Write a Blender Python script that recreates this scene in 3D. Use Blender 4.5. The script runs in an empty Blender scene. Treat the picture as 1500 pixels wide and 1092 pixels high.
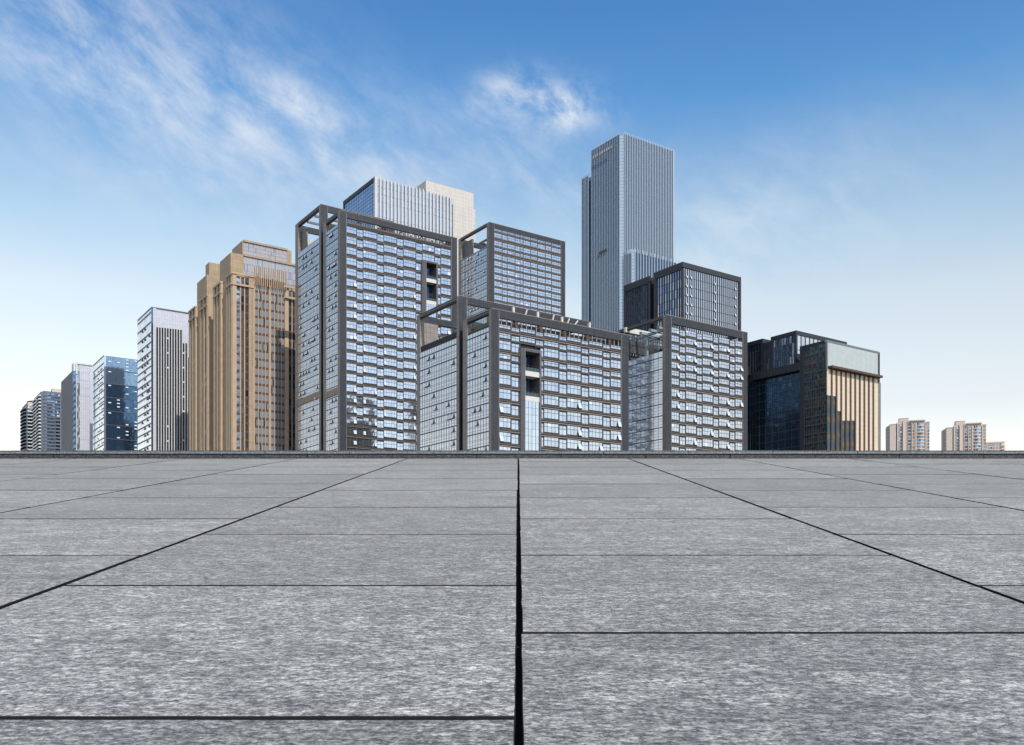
import bpy, math, random
from mathutils import Vector, noise
random.seed(7)
R = math.radians
C = bpy.context.scene.collection
scene = bpy.context.scene

# ---------------------------------------------------------------- camera
F = 1375.0; CX = 750.0; HY = 850.0          # focal length, centre and eye level, in pixels of a 1500 px wide picture
cam_d = bpy.data.cameras.new('camera'); cam = bpy.data.objects.new('camera', cam_d); C.objects.link(cam)
cam.location = (0, 0, 0); cam.rotation_euler = (R(90), 0, 0)
cam_d.sensor_fit = 'HORIZONTAL'; cam_d.sensor_width = 36; cam_d.lens = 36*F/1500
cam_d.shift_y = (HY-546)/1500; cam_d.clip_start = 0.05; cam_d.clip_end = 20000
scene.camera = cam

# ---------------------------------------------------------------- light
SUN_EL, SUN_AZ = 47.0, 152.0                # azimuth clockwise from +Y: behind the camera, to the right
sd = Vector((math.sin(R(SUN_AZ))*math.cos(R(SUN_EL)), math.cos(R(SUN_AZ))*math.cos(R(SUN_EL)), math.sin(R(SUN_EL))))
sl = bpy.data.lights.new('sun', 'SUN'); sl.energy = 3.7; sl.angle = R(0.5); sl.color = (1, .965, .905)
so = bpy.data.objects.new('sun', sl); C.objects.link(so); so.rotation_euler = sd.to_track_quat('Z', 'Y').to_euler()
so.location = (0, 0, 300)

W = bpy.data.worlds.new('World'); scene.world = W; W.use_nodes = True
nt = W.node_tree; nt.nodes.clear()
def N(t, typ, **kw):
    n = t.nodes.new(typ)
    for k, v in kw.items(): setattr(n, k, v)
    return n
def mathn(t, op, a, b=None, c=None, clamp=False):
    n = N(t, 'ShaderNodeMath', operation=op); n.use_clamp = clamp
    for i, x in enumerate((a, b, c)):
        if x is None: continue
        if hasattr(x, 'links'): t.links.new(x, n.inputs[i])
        else: n.inputs[i].default_value = x
    return n.outputs[0]
def ramp(t, src, stops, interp='LINEAR'):
    n = N(t, 'ShaderNodeValToRGB'); n.color_ramp.interpolation = interp
    e = n.color_ramp.elements
    while len(e) < len(stops): e.new(0.5)
    for i, (p, c) in enumerate(stops):
        e[i].position = p; e[i].color = (*c, 1) if len(c) == 3 else c
    t.links.new(src, n.inputs[0]); return n.outputs[0]
def mixc(t, fac, a, b, mode='MIX'):
    n = N(t, 'ShaderNodeMix', data_type='RGBA', blend_type=mode)
    for s, x in ((n.inputs[0], fac), (n.inputs[6], a), (n.inputs[7], b)):
        if hasattr(x, 'links'): t.links.new(x, s)
        else: s.default_value = x if not isinstance(x, tuple) or len(x) != 3 else (*x, 1)
    return n.outputs[2]
def mapr(t, src, a, b, c=0.0, d=1.0, smooth=True):
    n = N(t, 'ShaderNodeMapRange'); n.interpolation_type = 'SMOOTHSTEP' if smooth else 'LINEAR'
    t.links.new(src, n.inputs[0])
    for i, x in enumerate((a, b, c, d)): n.inputs[i+1].default_value = x
    return n.outputs[0]
SKY_S = 0.10
sky = N(nt, 'ShaderNodeTexSky', sky_type='NISHITA', sun_disc=False)
sky.sun_elevation = R(SUN_EL); sky.sun_rotation = R(SUN_AZ); sky.air_density = 1.0; sky.dust_density = 0.6; sky.ozone_density = 2.0
tc = N(nt, 'ShaderNodeTexCoord'); sep = N(nt, 'ShaderNodeSeparateXYZ'); nt.links.new(tc.outputs['Generated'], sep.inputs[0])
X, Y_, Z = sep.outputs
# grading of the sky by elevation (Z = sine of the elevation)
TINT = [(0.0, (1, 1, 1)), (1.0, (1, 1, 1))]
#TINT_BEGIN
TINT = [(0.0, (0.8, 0.57, 0.43)), (0.13, (0.79, 0.56, 0.42)), (0.1705, (0.7895, 0.5555, 0.4134)), (0.2188, (0.8469, 0.6143, 0.4406)), (0.2771, (0.883, 0.6526, 0.4652)), (0.3324, (0.7065, 0.6249, 0.4876)), (0.3845, (0.5366, 0.5507, 0.4931)), (0.4237, (0.3529, 0.4732, 0.498)), (0.4517, (0.256, 0.4302, 0.5017)), (0.477, (0.2342, 0.4053, 0.4902)), (0.535, (0.1926, 0.3622, 0.475)), (0.7, (0.2, 0.21, 0.2)), (1.0, (0.2, 0.17, 0.13))]
#TINT_END
tint = ramp(nt, mathn(nt, 'MULTIPLY', Z, 1.0, clamp=True), TINT)
tint4 = N(nt, 'ShaderNodeVectorMath', operation='SCALE'); nt.links.new(tint, tint4.inputs[0]); tint4.inputs['Scale'].default_value = 4.0
tint5 = mixc(nt, mapr(nt, Y_, .15, -.5, 0, .8), tint4.outputs[0], (2.1, 1.95, 1.75))      # paler on the sun's side
base = mixc(nt, 1.0, sky.outputs[0], tint5, 'MULTIPLY')
# thin cirrus: streaks of stretched noise, gathered where the wisps hang in the sky
az = mathn(nt, 'ARCTAN2', X, Y_); el = mathn(nt, 'ARCSINE', Z)
def blob(px, py, rx, ry, rot, amp):
    a0 = math.atan((px-CX)/F); e0 = math.atan((HY-py)/math.hypot(F, px-CX))
    rx, ry = rx/F, ry/F
    da = mathn(nt, 'SUBTRACT', az, a0); de = mathn(nt, 'SUBTRACT', el, e0)
    c, s = math.cos(R(rot)), math.sin(R(rot))
    p = mathn(nt, 'ADD', mathn(nt, 'MULTIPLY', da, c/rx), mathn(nt, 'MULTIPLY', de, s/rx))
    q = mathn(nt, 'ADD', mathn(nt, 'MULTIPLY', da, -s/ry), mathn(nt, 'MULTIPLY', de, c/ry))
    r2 = mathn(nt, 'ADD', mathn(nt, 'MULTIPLY', p, p), mathn(nt, 'MULTIPLY', q, q))
    return mathn(nt, 'MULTIPLY', mathn(nt, 'EXPONENT', mathn(nt, 'MULTIPLY', r2, -1.0)), amp)
def streak(rot, sx, sy, scale, detail, rough, dist, off):
    cmb = N(nt, 'ShaderNodeCombineXYZ'); c, s = math.cos(R(rot)), math.sin(R(rot))
    nt.links.new(mathn(nt, 'MULTIPLY', mathn(nt, 'ADD', mathn(nt, 'MULTIPLY', az, c), mathn(nt, 'MULTIPLY', el, s)), sx), cmb.inputs[0])
    nt.links.new(mathn(nt, 'MULTIPLY', mathn(nt, 'ADD', mathn(nt, 'MULTIPLY', az, -s), mathn(nt, 'MULTIPLY', el, c)), sy), cmb.inputs[1])
    cmb.inputs[2].default_value = off
    n = N(nt, 'ShaderNodeTexNoise'); n.inputs['Scale'].default_value = scale; n.inputs['Detail'].default_value = detail
    n.inputs['Roughness'].default_value = rough; n.inputs['Distortion'].default_value = dist
    nt.links.new(cmb.outputs[0], n.inputs['Vector']); return n.outputs[0]
wisp = mapr(nt, streak(-24, 1.0, 2.2, 5.0, 10, .60, .2, 3.1), .36, .74)
fine = mapr(nt, streak(-30, 1.0, 2.0, 16.0, 10, .66, .3, 1.7), .30, .78)
tot = None
for b_ in [(200, 60, 330, 120, -16, .60), (400, 205, 340, 75, -24, .62), (120, 120, 220, 80, -20, .42),
           (620, 215, 170, 60, -10, .35), (780, 250, 130, 45, -25, .45), (520, 240, 170, 34, -20, .40), (1080, 320, 260, 90, 10, .55), (1000, 390, 280, 60, 0, .40), (860, 290, 120, 40, -25, .35), (300, 330, 200, 60, -15, .25), (60, 40, 120, 100, 0, .3)]:
    b2 = blob(*b_); tot = b2 if tot is None else mathn(nt, 'ADD', tot, b2)
soft = mathn(nt, 'MULTIPLY', tot, mathn(nt, 'ADD', mathn(nt, 'MULTIPLY', wisp, .42), mathn(nt, 'MULTIPLY', fine, .44)))
puff = None
for b_ in [(810, 152, 74, 30, -8, .95), (722, 140, 40, 24, 20, .6), (826, 180, 34, 20, 25, .6), (430, 146, 42, 20, -28, .7), (470, 168, 26, 13, -20, .45), (310, 275, 20, 9, 0, .35)]:
    b2 = blob(*b_); puff = b2 if puff is None else mathn(nt, 'ADD', puff, b2)
puff = mathn(nt, 'MULTIPLY', puff, mapr(nt, streak(-18, 1.0, 1.5, 20.0, 11, .66, .2, 4.9), .30, .72))
far = mathn(nt, 'MULTIPLY', mapr(nt, streak(-15, 1.0, 2.5, 3.0, 8, .6, .4, 5.2), .52, .85), .30)     # clouds round the rest of the sky
far = mathn(nt, 'MULTIPLY', far, mapr(nt, Y_, .4, -.1))
cov = mathn(nt, 'ADD', mathn(nt, 'ADD', soft, puff), far, clamp=True)
cov = mathn(nt, 'MULTIPLY', cov, .80)
cloud = (0.86/SKY_S, 0.90/SKY_S, 0.95/SKY_S)
colr = mixc(nt, cov, base, cloud)
bg = N(nt, 'ShaderNodeBackground'); bg.inputs[1].default_value = SKY_S; nt.links.new(colr, bg.inputs[0])
wo = N(nt, 'ShaderNodeOutputWorld'); nt.links.new(bg.outputs[0], wo.inputs[0])

scene.view_settings.view_transform = 'Standard'; scene.view_settings.look = 'None'
scene.view_settings.exposure = 0; scene.view_settings.gamma = 1
scene.render.engine = 'CYCLES'
try:
    scene.cycles.max_bounces = 7; scene.cycles.glossy_bounces = 4; scene.cycles.diffuse_bounces = 3
except Exception: pass

# ---------------------------------------------------------------- materials
MATS = {}
def mat(name, col, rough=.6, metal=0.0, var=0.0, vscale=.4, bump=0.0, bscale=1.0, spec=.5, joints=None, jcol=.6, coat=0.0, streaks=0.0):
    m = bpy.data.materials.new(name); m.use_nodes = True; t = m.node_tree
    p = t.nodes['Principled BSDF']; p.inputs['Roughness'].default_value = rough; p.inputs['Metallic'].default_value = metal
    p.inputs['Specular IOR Level'].default_value = spec
    c = N(t, 'ShaderNodeTexCoord').outputs['Object']
    out = (*col, 1)
    if var:
        n = N(t, 'ShaderNodeTexNoise'); n.inputs['Scale'].default_value = vscale; n.inputs['Detail'].default_value = 6; t.links.new(c, n.inputs['Vector'])
        f = mapr(t, n.outputs[0], .3, .7, 1-var, 1+var, False)
        out = mixc(t, 1.0, out, f, 'MULTIPLY')
    if streaks:
        mp = N(t, 'ShaderNodeMapping'); mp.inputs['Scale'].default_value = (1.3, 1.3, .03); t.links.new(c, mp.inputs[0])
        n = N(t, 'ShaderNodeTexNoise'); n.inputs['Scale'].default_value = 1.0; n.inputs['Detail'].default_value = 4; t.links.new(mp.outputs[0], n.inputs['Vector'])
        out = mixc(t, 1.0, out, mapr(t, n.outputs[0], .35, .7, 1.0, 1-streaks, False), 'MULTIPLY')
    if joints:                                   # panel joints: (horizontal spacing, vertical spacing, joint width)
        s3 = N(t, 'ShaderNodeSeparateXYZ'); t.links.new(c, s3.inputs[0])
        w = joints[2]
        xj, yj, zj = [mathn(t, 'LESS_THAN', mathn(t, 'PINGPONG', o, sp/2), w/2) for o, sp in ((s3.outputs[0], joints[0]), (s3.outputs[1], joints[0]), (s3.outputs[2], joints[1]))]
        # in local axes: x-joints only show on faces looking along y and the other way round
        vt = N(t, 'ShaderNodeVectorTransform'); vt.vector_type = 'NORMAL'; vt.convert_from = 'WORLD'; vt.convert_to = 'OBJECT'
        ge = N(t, 'ShaderNodeNewGeometry'); t.links.new(ge.outputs['Normal'], vt.inputs[0])
        s4 = N(t, 'ShaderNodeSeparateXYZ'); t.links.new(vt.outputs[0], s4.inputs[0])
        fy = mathn(t, 'GREATER_THAN', mathn(t, 'ABSOLUTE', s4.outputs[1]), .7); fx = mathn(t, 'GREATER_THAN', mathn(t, 'ABSOLUTE', s4.outputs[0]), .7)
        fz = mathn(t, 'LESS_THAN', mathn(t, 'ABSOLUTE', s4.outputs[2]), .7)
        j = mathn(t, 'MAXIMUM', mathn(t, 'MULTIPLY', xj, fy), mathn(t, 'MAXIMUM', mathn(t, 'MULTIPLY', yj, fx), mathn(t, 'MULTIPLY', zj, fz)))
        out = mixc(t, j, out, mixc(t, 1.0, out, (jcol, jcol, jcol), 'MULTIPLY'))
    if hasattr(out, 'links'): t.links.new(out, p.inputs['Base Color'])
    else: p.inputs['Base Color'].default_value = out
    if bump:
        n = N(t, 'ShaderNodeTexNoise'); n.inputs['Scale'].default_value = bscale; n.inputs['Detail'].default_value = 2; t.links.new(c, n.inputs['Vector'])
        b = N(t, 'ShaderNodeBump'); b.inputs['Strength'].default_value = 1.0; b.inputs['Distance'].default_value = bump
        t.links.new(n.outputs[0], b.inputs['Height']); t.links.new(b.outputs[0], p.inputs['Normal'])
    MATS[name] = m; return m
G = dict(rough=.06, metal=.92, bump=0)
mat('glass_pale', (.61, .64, .69), **G); mat('glass_mid', (.54, .575, .635), **G); mat('glass_soft', (.68, .70, .74), **G)
mat('glass_white', (.86, .90, .95), rough=.12, metal=.7)
mat('glass_side', (.58, .61, .66), **G); mat('glass_side_deep', (.52, .555, .62), **G); mat('sash_glass', (.62, .66, .72), rough=.3)
mat('glass_blue', (.25, .36, .55), **G); mat('glass_steel', (.20, .28, .38), **G)
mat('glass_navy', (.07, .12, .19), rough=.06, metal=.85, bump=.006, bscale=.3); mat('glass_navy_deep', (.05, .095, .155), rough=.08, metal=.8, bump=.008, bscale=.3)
mat('glass_tower', (.10, .145, .205), **G); mat('glass_blue2', (.36, .46, .66), **G); mat('glass_teal2', (.24, .33, .42), **G); mat('glass_teal', (.11, .19, .28), **G); mat('glass_ink', (.035, .05, .10), rough=.08, metal=.7)
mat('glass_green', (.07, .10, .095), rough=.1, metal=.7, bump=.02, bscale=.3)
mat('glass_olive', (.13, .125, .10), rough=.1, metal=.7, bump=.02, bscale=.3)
mat('stone_dark', (.038, .041, .050), rough=.55, var=.18, joints=(1.5, 1.2, .11), jcol=.5, streaks=.25)
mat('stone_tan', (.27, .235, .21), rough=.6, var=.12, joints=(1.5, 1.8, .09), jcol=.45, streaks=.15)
mat('stone_slot', (.085, .085, .095), rough=.6, var=.12, joints=(1.5, 1.8, .09), jcol=.6, streaks=.12); mat('stone_gray', (.20, .19, .19), rough=.6, var=.12, joints=(1.5, 1.8, .09), jcol=.5, streaks=.12)
mat('mullion', (.075, .074, .078), rough=.5); mat('mullion_mid', (.11, .115, .13), rough=.5); mat('navy_frame', (.022, .025, .034), rough=.5, var=.1); mat('mullion_gray', (.16, .17, .19), rough=.5)
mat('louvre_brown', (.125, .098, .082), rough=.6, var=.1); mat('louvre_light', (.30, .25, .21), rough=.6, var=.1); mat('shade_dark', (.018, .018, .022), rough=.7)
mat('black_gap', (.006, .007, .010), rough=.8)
mat('white_steel', (.62, .60, .56), rough=.5); mat('bluegray_steel', (.30, .35, .40), rough=.5)
mat('cream_panel', (.60, .56, .52), rough=.55, var=.05, joints=(1.9, 2.1, .09), jcol=.62, streaks=.1)
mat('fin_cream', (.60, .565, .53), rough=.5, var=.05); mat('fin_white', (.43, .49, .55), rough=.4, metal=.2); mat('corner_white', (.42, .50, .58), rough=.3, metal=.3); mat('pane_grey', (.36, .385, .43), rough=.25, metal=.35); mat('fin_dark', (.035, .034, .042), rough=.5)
mat('brown_stone', (.41, .30, .195), rough=.7, var=.12, joints=(1.8, 1.4, .10), jcol=.72, streaks=.12)
mat('brown_trim', (.48, .355, .235), rough=.7, var=.08, streaks=.1); mat('brown_dark', (.10, .045, .028), rough=.7)
mat('wall_gray', (.10, .115, .15), rough=.6, var=.12, vscale=.2, joints=(3, 3.3, .12), jcol=.85, streaks=.2); mat('wall_bluegray', (.13, .155, .21), rough=.6, var=.12, joints=(2.4, 3.2, .2), jcol=.5)
mat('panel_lilac', (.56, .57, .64), rough=.4, metal=.1, var=.05, joints=(1.4, 2.2, .10), jcol=.72)
mat('strip_white', (.50, .49, .47), rough=.5)
mat('band_white', (.60, .60, .60), rough=.6, var=.1); mat('concrete', (.33, .30, .28), rough=.8, var=.2, streaks=.3)
mat('cream_sun', (.66, .55, .42), rough=.5, var=.05, joints=(30, 2.1, .12), jcol=.8); mat('fin_brown', (.085, .05, .038), rough=.6)
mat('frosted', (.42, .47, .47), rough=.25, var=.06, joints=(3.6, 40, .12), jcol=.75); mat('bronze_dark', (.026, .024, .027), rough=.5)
mat('home_wall', (.58, .48, .40), rough=.8, var=.06, vscale=.2); mat('home_wall_deep', (.56, .47, .42), rough=.8, var=.06); mat('home_band', (.70, .57, .44), rough=.8)
mat('home_glass', (.28, .36, .48), rough=.1, metal=.6); mat('home_glass_dark', (.08, .11, .16), rough=.1, metal=.5)
mat('leaf', (.05, .09, .03), rough=.8, var=.4, vscale=3); mat('green_net', (.03, .16, .08), rough=.7); mat('red_sign', (.35, .03, .02), rough=.5)
mat('roof_gray', (.16, .16, .16), rough=.9, var=.2)

# ---------------------------------------------------------------- helpers
ZG = -2.0                                                # level of the city ground; the eye is at 0
ANG = math.atan2(750-(-200), F); ANG = math.atan2(1, 1990/F)    # the street grid: one family of walls runs along U, the other along V
U = Vector((math.cos(ANG), math.sin(ANG))); V = Vector((-math.sin(ANG), math.cos(ANG)))

class MB:
    def __init__(s): s.v = []; s.f = []; s.m = []
    def quad(s, a, b, c, d, m): i = len(s.v); s.v += [a, b, c, d]; s.f.append((i, i+1, i+2, i+3)); s.m.append(m)
    def box(s, x0, x1, y0, y1, z0, z1, m, mx=None, my=None, mz=None):
        if x0 > x1: x0, x1 = x1, x0
        if y0 > y1: y0, y1 = y1, y0
        if z0 > z1: z0, z1 = z1, z0
        i = len(s.v)
        s.v += [(x0, y0, z0), (x1, y0, z0), (x1, y1, z0), (x0, y1, z0), (x0, y0, z1), (x1, y0, z1), (x1, y1, z1), (x0, y1, z1)]
        for f, k in (((0, 3, 2, 1), mz), ((4, 5, 6, 7), mz), ((0, 1, 5, 4), my), ((1, 2, 6, 5), mx), ((2, 3, 7, 6), my), ((3, 0, 4, 7), mx)):
            s.f.append(tuple(i+q for q in f)); s.m.append(k or m)
    def bar(s, p, q, w, m):                               # a square bar between two points
        p, q = Vector(p), Vector(q); d = (q-p).normalized(); a = d.cross(Vector((0, 0, 1)))
        if a.length < .01: a = Vector((1, 0, 0))
        a = a.normalized()*w/2; b = d.cross(a).normalized()*w/2; i = len(s.v)
        for e in (p, q): s.v += [tuple(e+a+b), tuple(e+a-b), tuple(e-a-b), tuple(e-a+b)]
        for f in ((0, 1, 2, 3), (7, 6, 5, 4), (0, 4, 5, 1), (1, 5, 6, 2), (2, 6, 7, 3), (3, 7, 4, 0)): s.f.append(tuple(i+k for k in f)); s.m.append(m)
    def build(s, name, parent=None):
        if not s.f: return None
        me = bpy.data.meshes.new(name); me.from_pydata(s.v, [], s.f); names = []
        for k in s.m:
            if k not in names: names.append(k)
        for k in names: me.materials.append(MATS[k])
        me.polygons.foreach_set('material_index', [names.index(k) for k in s.m]); me.update()
        o = bpy.data.objects.new(name, me); C.objects.link(o)
        if parent: o.parent = parent
        return o

def pick(ms): return random.choices([m for m, w in ms], [w for m, w in ms])[0]

class Bld:
    """A building set by the pixel column of its near corner and its distance; local x runs along U, y along V, z up from the ground."""
    def __init__(s, name, label, px, Y, cat='building', group=None, ang=None):
        s.C = Vector(((px-CX)/F*Y, Y)); s.a = ANG if ang is None else ang
        s.U = Vector((math.cos(s.a), math.sin(s.a))); s.V = Vector((-math.sin(s.a), math.cos(s.a)))
        o = bpy.data.objects.new(name, None); C.objects.link(o); o.empty_display_size = 5
        o.location = (s.C.x, s.C.y, ZG); o.rotation_euler = (0, 0, s.a); o['label'] = label; o['category'] = cat
        if group: o['group'] = group
        s.root = o; s.wins = []; s.sash = []
    def pt(s, u, v): return s.C+s.U*u+s.V*v
    def u(s, px, v=0.0):
        k = (px-CX)/F; p = s.C+s.V*v; return (k*p.y-p.x)/(s.U.x-k*s.U.y)
    def v(s, px, u=0.0):
        k = (px-CX)/F; p = s.C+s.U*u; return (k*p.y-p.x)/(s.V.x-k*s.V.y)
    def z(s, py, u=0.0, v=0.0): return (HY-py)/F*s.pt(u, v).y-ZG
    def proj(s, u, v, z): p = s.pt(u, v); return CX+F*p.x/p.y, HY-F*(z+ZG)/p.y
    def P(s, face, q, d, z, o=0.0): return (q, o-d, z) if face == 'R' else (o-d, q, z)
    def fb(s, mb, face, q0, q1, d0, d1, z0, z1, m, o=0.0, **k):
        if face == 'R': mb.box(q0, q1, o-d1, o-d0, z0, z1, m, **k)
        else: mb.box(o-d1, o-d0, q0, q1, z0, z1, m, **k)
    def pane(s, mb, face, q0, q1, d, z0, z1, m, o=0.0, j=.005):
        r = lambda: d+random.uniform(-j, j)
        mb.quad(s.P(face, q0, r(), z0, o), s.P(face, q1, r(), z0, o), s.P(face, q1, r(), z1, o), s.P(face, q0, r(), z1, o), m)
    def window(s, face, q0, q1, z0, z1, n, o=0.0, splits=(), glass=(('glass_pale', 1),), bar='mullion', bw=.075, d=-.12, frame=True, name=None):
        c = s.proj(*(((q0+q1)/2, o) if face == 'R' else (o, (q0+q1)/2)), (z0+z1)/2)
        p0 = s.proj(*((q0, o) if face == 'R' else (o, q0)), z0); p1 = s.proj(*((q1, o) if face == 'R' else (o, q1)), z1)
        if min(p0[1], p1[1]) > 852: return
        area = abs(p1[0]-p0[0])*abs(p1[1]-p0[1])*(1 if c[1] < 662 else .01)
        st = random.getstate()
        def make(mb, gb=None):
            gb = gb or mb
            zs = [z0]+[z0+(z1-z0)*f for f in splits]+[z1]
            for i in range(n):
                a, b = q0+(q1-q0)*i/n, q0+(q1-q0)*(i+1)/n
                for k in range(len(zs)-1): s.pane(gb, face, a, b, d, zs[k], zs[k+1], pick(glass), o)
                if i: s.fb(mb, face, a-bw*.35, a+bw*.35, d, d+.06, z0, z1, 'mullion_mid' if bar == 'mullion' else bar, o)
            for zz in zs[1:-1]: s.fb(mb, face, q0, q1, d, d+.07, zz-bw*.8, zz+bw*.8, bar, o)
            if frame:
                s.fb(mb, face, q0-bw/2, q0+bw/2, d, d+.09, z0, z1, bar, o); s.fb(mb, face, q1-bw/2, q1+bw/2, d, d+.09, z0, z1, bar, o)
                s.fb(mb, face, q0, q1, d, d+.13, z0-bw/2, z0+bw/2, bar, o); s.fb(mb, face, q0, q1, d, d+.13, z1-bw/2, z1+bw/2, bar, o)
        s.wins.append((area, make, name or 'window'))
    def opensash(s, face, q0, q1, z0, z1, o=0.0, out=.55, m='sash_glass', d=-.05):
        p = s.proj(*((q0, o) if face == 'R' else (o, q0)), z0)
        if p[1] > 846: return
        def make(mb):
            A = lambda q, dd, z: s.P(face, q, dd, z, o)
            mb.quad(A(q0, d+out, z0), A(q1, d+out, z0), A(q1, d+.02, z1), A(q0, d+.02, z1), m)
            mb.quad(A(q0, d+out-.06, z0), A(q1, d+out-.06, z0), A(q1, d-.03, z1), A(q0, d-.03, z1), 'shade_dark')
            mb.bar(A(q0, d+out, z0), A(q1, d+out, z0), .07, 'mullion'); mb.bar(A(q0, d+out, z0), A(q0, d, z1), .06, 'mullion'); mb.bar(A(q1, d+out, z0), A(q1, d, z1), .06, 'mullion')
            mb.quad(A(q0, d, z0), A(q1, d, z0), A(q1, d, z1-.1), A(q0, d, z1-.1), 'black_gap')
        s.sash.append((1, make, 'open_window'))
    def curtain(s, mb, face, q0, q1, zs, n, o=0.0, glass=(('glass_side', 1),), bar='mullion_gray', bw=.08, thick=(), tw=.28, d=-.1, jit=.005):
        """a curtain wall: rows between the heights zs, n columns; thick = indices of heavy lines"""
        for k in range(len(zs)-1):
            for i in range(n): s.pane(mb, face, q0+(q1-q0)*i/n, q0+(q1-q0)*(i+1)/n, d, zs[k], zs[k+1], pick(glass), o, jit)
        for i in range(n+1):
            a = q0+(q1-q0)*i/n; s.fb(mb, face, a-bw/2, a+bw/2, d, d+.08, zs[0], zs[-1], bar, o)
        for k, zz in enumerate(zs):
            if k in thick: s.fb(mb, face, q0, q1, d, d+.16, zz-tw/2, zz+tw/2, 'mullion', o)
            else: s.fb(mb, face, q0, q1, d, d+.05, zz-bw*.45, zz+bw*.45, bar, o)
    def finish(s):
        for lst in (s.wins, s.sash):
            lst.sort(key=lambda t: -t[0])
            for k in lst[:100]:
                mb = MB()
                if k[2] == 'window' and lst is s.wins:
                    gb = MB(); k[1](mb, gb)
                    if mb.f: gb.build('pane', mb.build('window', s.root))
                    else: gb.build('window', s.root)
                else: k[1](mb); mb.build(k[2], s.root)
            if lst[100:]:
                mb = MB()
                for k in lst[100:]: k[1](mb)
                o = mb.build(lst[100][2], s.root); o['kind'] = 'stuff'
    def part(s, name, mb, kind=None):
        o = mb.build(name, s.root)
        if kind and o: o['kind'] = kind
        return o
def struct(name, mb): o = mb.build(name); o['kind'] = 'structure'; return o

# ================================================================ THE SETTING
# ---- plaza: rising granite paving (its own vanishing line is above eye level)
E = 0.6; SL = (HY-613)/F; YC = E*F/59.0; YAW = .006; XC = .003
COLW = 1.642; PIT = 1.487; YA = 3.367
def pm(name):
    m = bpy.data.materials.new(name); m.use_nodes = True; t = m.node_tree; p = t.nodes['Principled BSDF']; return m, t, p
m, t, p = pm('granite')
c = N(t, 'ShaderNodeTexCoord').outputs['Object']
att = N(t, 'ShaderNodeAttribute'); att.attribute_name = 'slab'; sa = N(t, 'ShaderNodeSeparateColor'); t.links.new(att.outputs['Color'], sa.inputs[0])
off = N(t, 'ShaderNodeVectorMath', operation='SCALE'); t.links.new(att.outputs['Color'], off.inputs[0]); off.inputs['Scale'].default_value = 37.0
cc = N(t, 'ShaderNodeVectorMath', operation='ADD'); t.links.new(c, cc.inputs[0]); t.links.new(off.outputs[0], cc.inputs[1])
def gn(scale, sx, sy, det, rough, dist=0.0):
    mp = N(t, 'ShaderNodeMapping'); mp.inputs['Scale'].default_value = (sx, sy, 1); t.links.new(cc.outputs[0], mp.inputs[0])
    n = N(t, 'ShaderNodeTexNoise'); n.inputs['Scale'].default_value = scale; n.inputs['Detail'].default_value = det; n.inputs['Roughness'].default_value = rough; n.inputs['Distortion'].default_value = dist
    t.links.new(mp.outputs[0], n.inputs['Vector']); return n.outputs[0]
chis = gn(84, .42, .72, 4, .75, .15); grit = gn(230, .42, .5, 2, .7); big = gn(2.2, 1, 1, 4, .6); dirt = gn(.8, 1, 1.3, 6, .65, 1.0)
hgt = mathn(t, 'ADD', mathn(t, 'MULTIPLY', chis, .62), mathn(t, 'MULTIPLY', grit, .38))
colr = ramp(t, hgt, [(.37, (.022, .021, .021)), (.45, (.095, .092, .089)), (.51, (.225, .219, .212)), (.57, (.39, .38, .368)), (.66, (.66, .645, .625))])
colr = mixc(t, 1.0, colr, mapr(t, big, .3, .7, .84, 1.14, False), 'MULTIPLY')
mid = gn(24, .45, .8, 4, .7, .3); wide = gn(8, .35, 1.0, 5, .7, .4)
colr = mixc(t, 1.0, colr, mapr(t, mid, .36, .64, .70, 1.32, False), 'MULTIPLY')
colr = mixc(t, 1.0, colr, mapr(t, wide, .36, .64, .78, 1.26, False), 'MULTIPLY')
spot = gn(3.5, 1, 1, 8, .75, 1.5)
colr = mixc(t, 1.0, colr, mapr(t, spot, .60, .72, 1.0, .80), 'MULTIPLY')
colr = mixc(t, 1.0, colr, mapr(t, dirt, .35, .65, .86, 1.06, False), 'MULTIPLY')
colr = mixc(t, 1.0, colr, mapr(t, sa.outputs[0], 0, 1, .80, 1.15, False), 'MULTIPLY')
t.links.new(colr, p.inputs['Base Color']); p.inputs['Roughness'].default_value = .58; p.inputs['Specular IOR Level'].default_value = .7; p.inputs['Sheen Weight'].default_value = .5; p.inputs['Sheen Roughness'].default_value = .28; p.inputs['Sheen Tint'].default_value = (1, .95, .89, 1)
b = N(t, 'ShaderNodeBump'); b.inputs['Strength'].default_value = .9; b.inputs['Distance'].default_value = .006
t.links.new(hgt, b.inputs['Height']); t.links.new(b.outputs[0], p.inputs['Normal'])
MATS['granite'] = m
m, t, p = pm('kerb_stone')
c = N(t, 'ShaderNodeTexCoord').outputs['Object']
n = N(t, 'ShaderNodeTexNoise'); n.inputs['Scale'].default_value = 45; n.inputs['Detail'].default_value = 6; n.inputs['Roughness'].default_value = .7; t.links.new(c, n.inputs['Vector'])
t.links.new(ramp(t, n.outputs[0], [(.35, (.008, .008, .012)), (.5, (.03, .031, .037)), (.66, (.13, .13, .14))]), p.inputs['Base Color']); p.inputs['Roughness'].default_value = .6
MATS['kerb_stone'] = m
m, t, p = pm('coping_stone')
c = N(t, 'ShaderNodeTexCoord').outputs['Object']
n = N(t, 'ShaderNodeTexNoise'); n.inputs['Scale'].default_value = 40; n.inputs['Detail'].default_value = 6; n.inputs['Roughness'].default_value = .7; t.links.new(c, n.inputs['Vector'])
t.links.new(ramp(t, n.outputs[0], [(.35, (.07, .08, .09)), (.5, (.145, .16, .17)), (.66, (.27, .29, .30))]), p.inputs['Base Color']); p.inputs['Roughness'].default_value = .55
MATS['coping_stone'] = m
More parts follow.
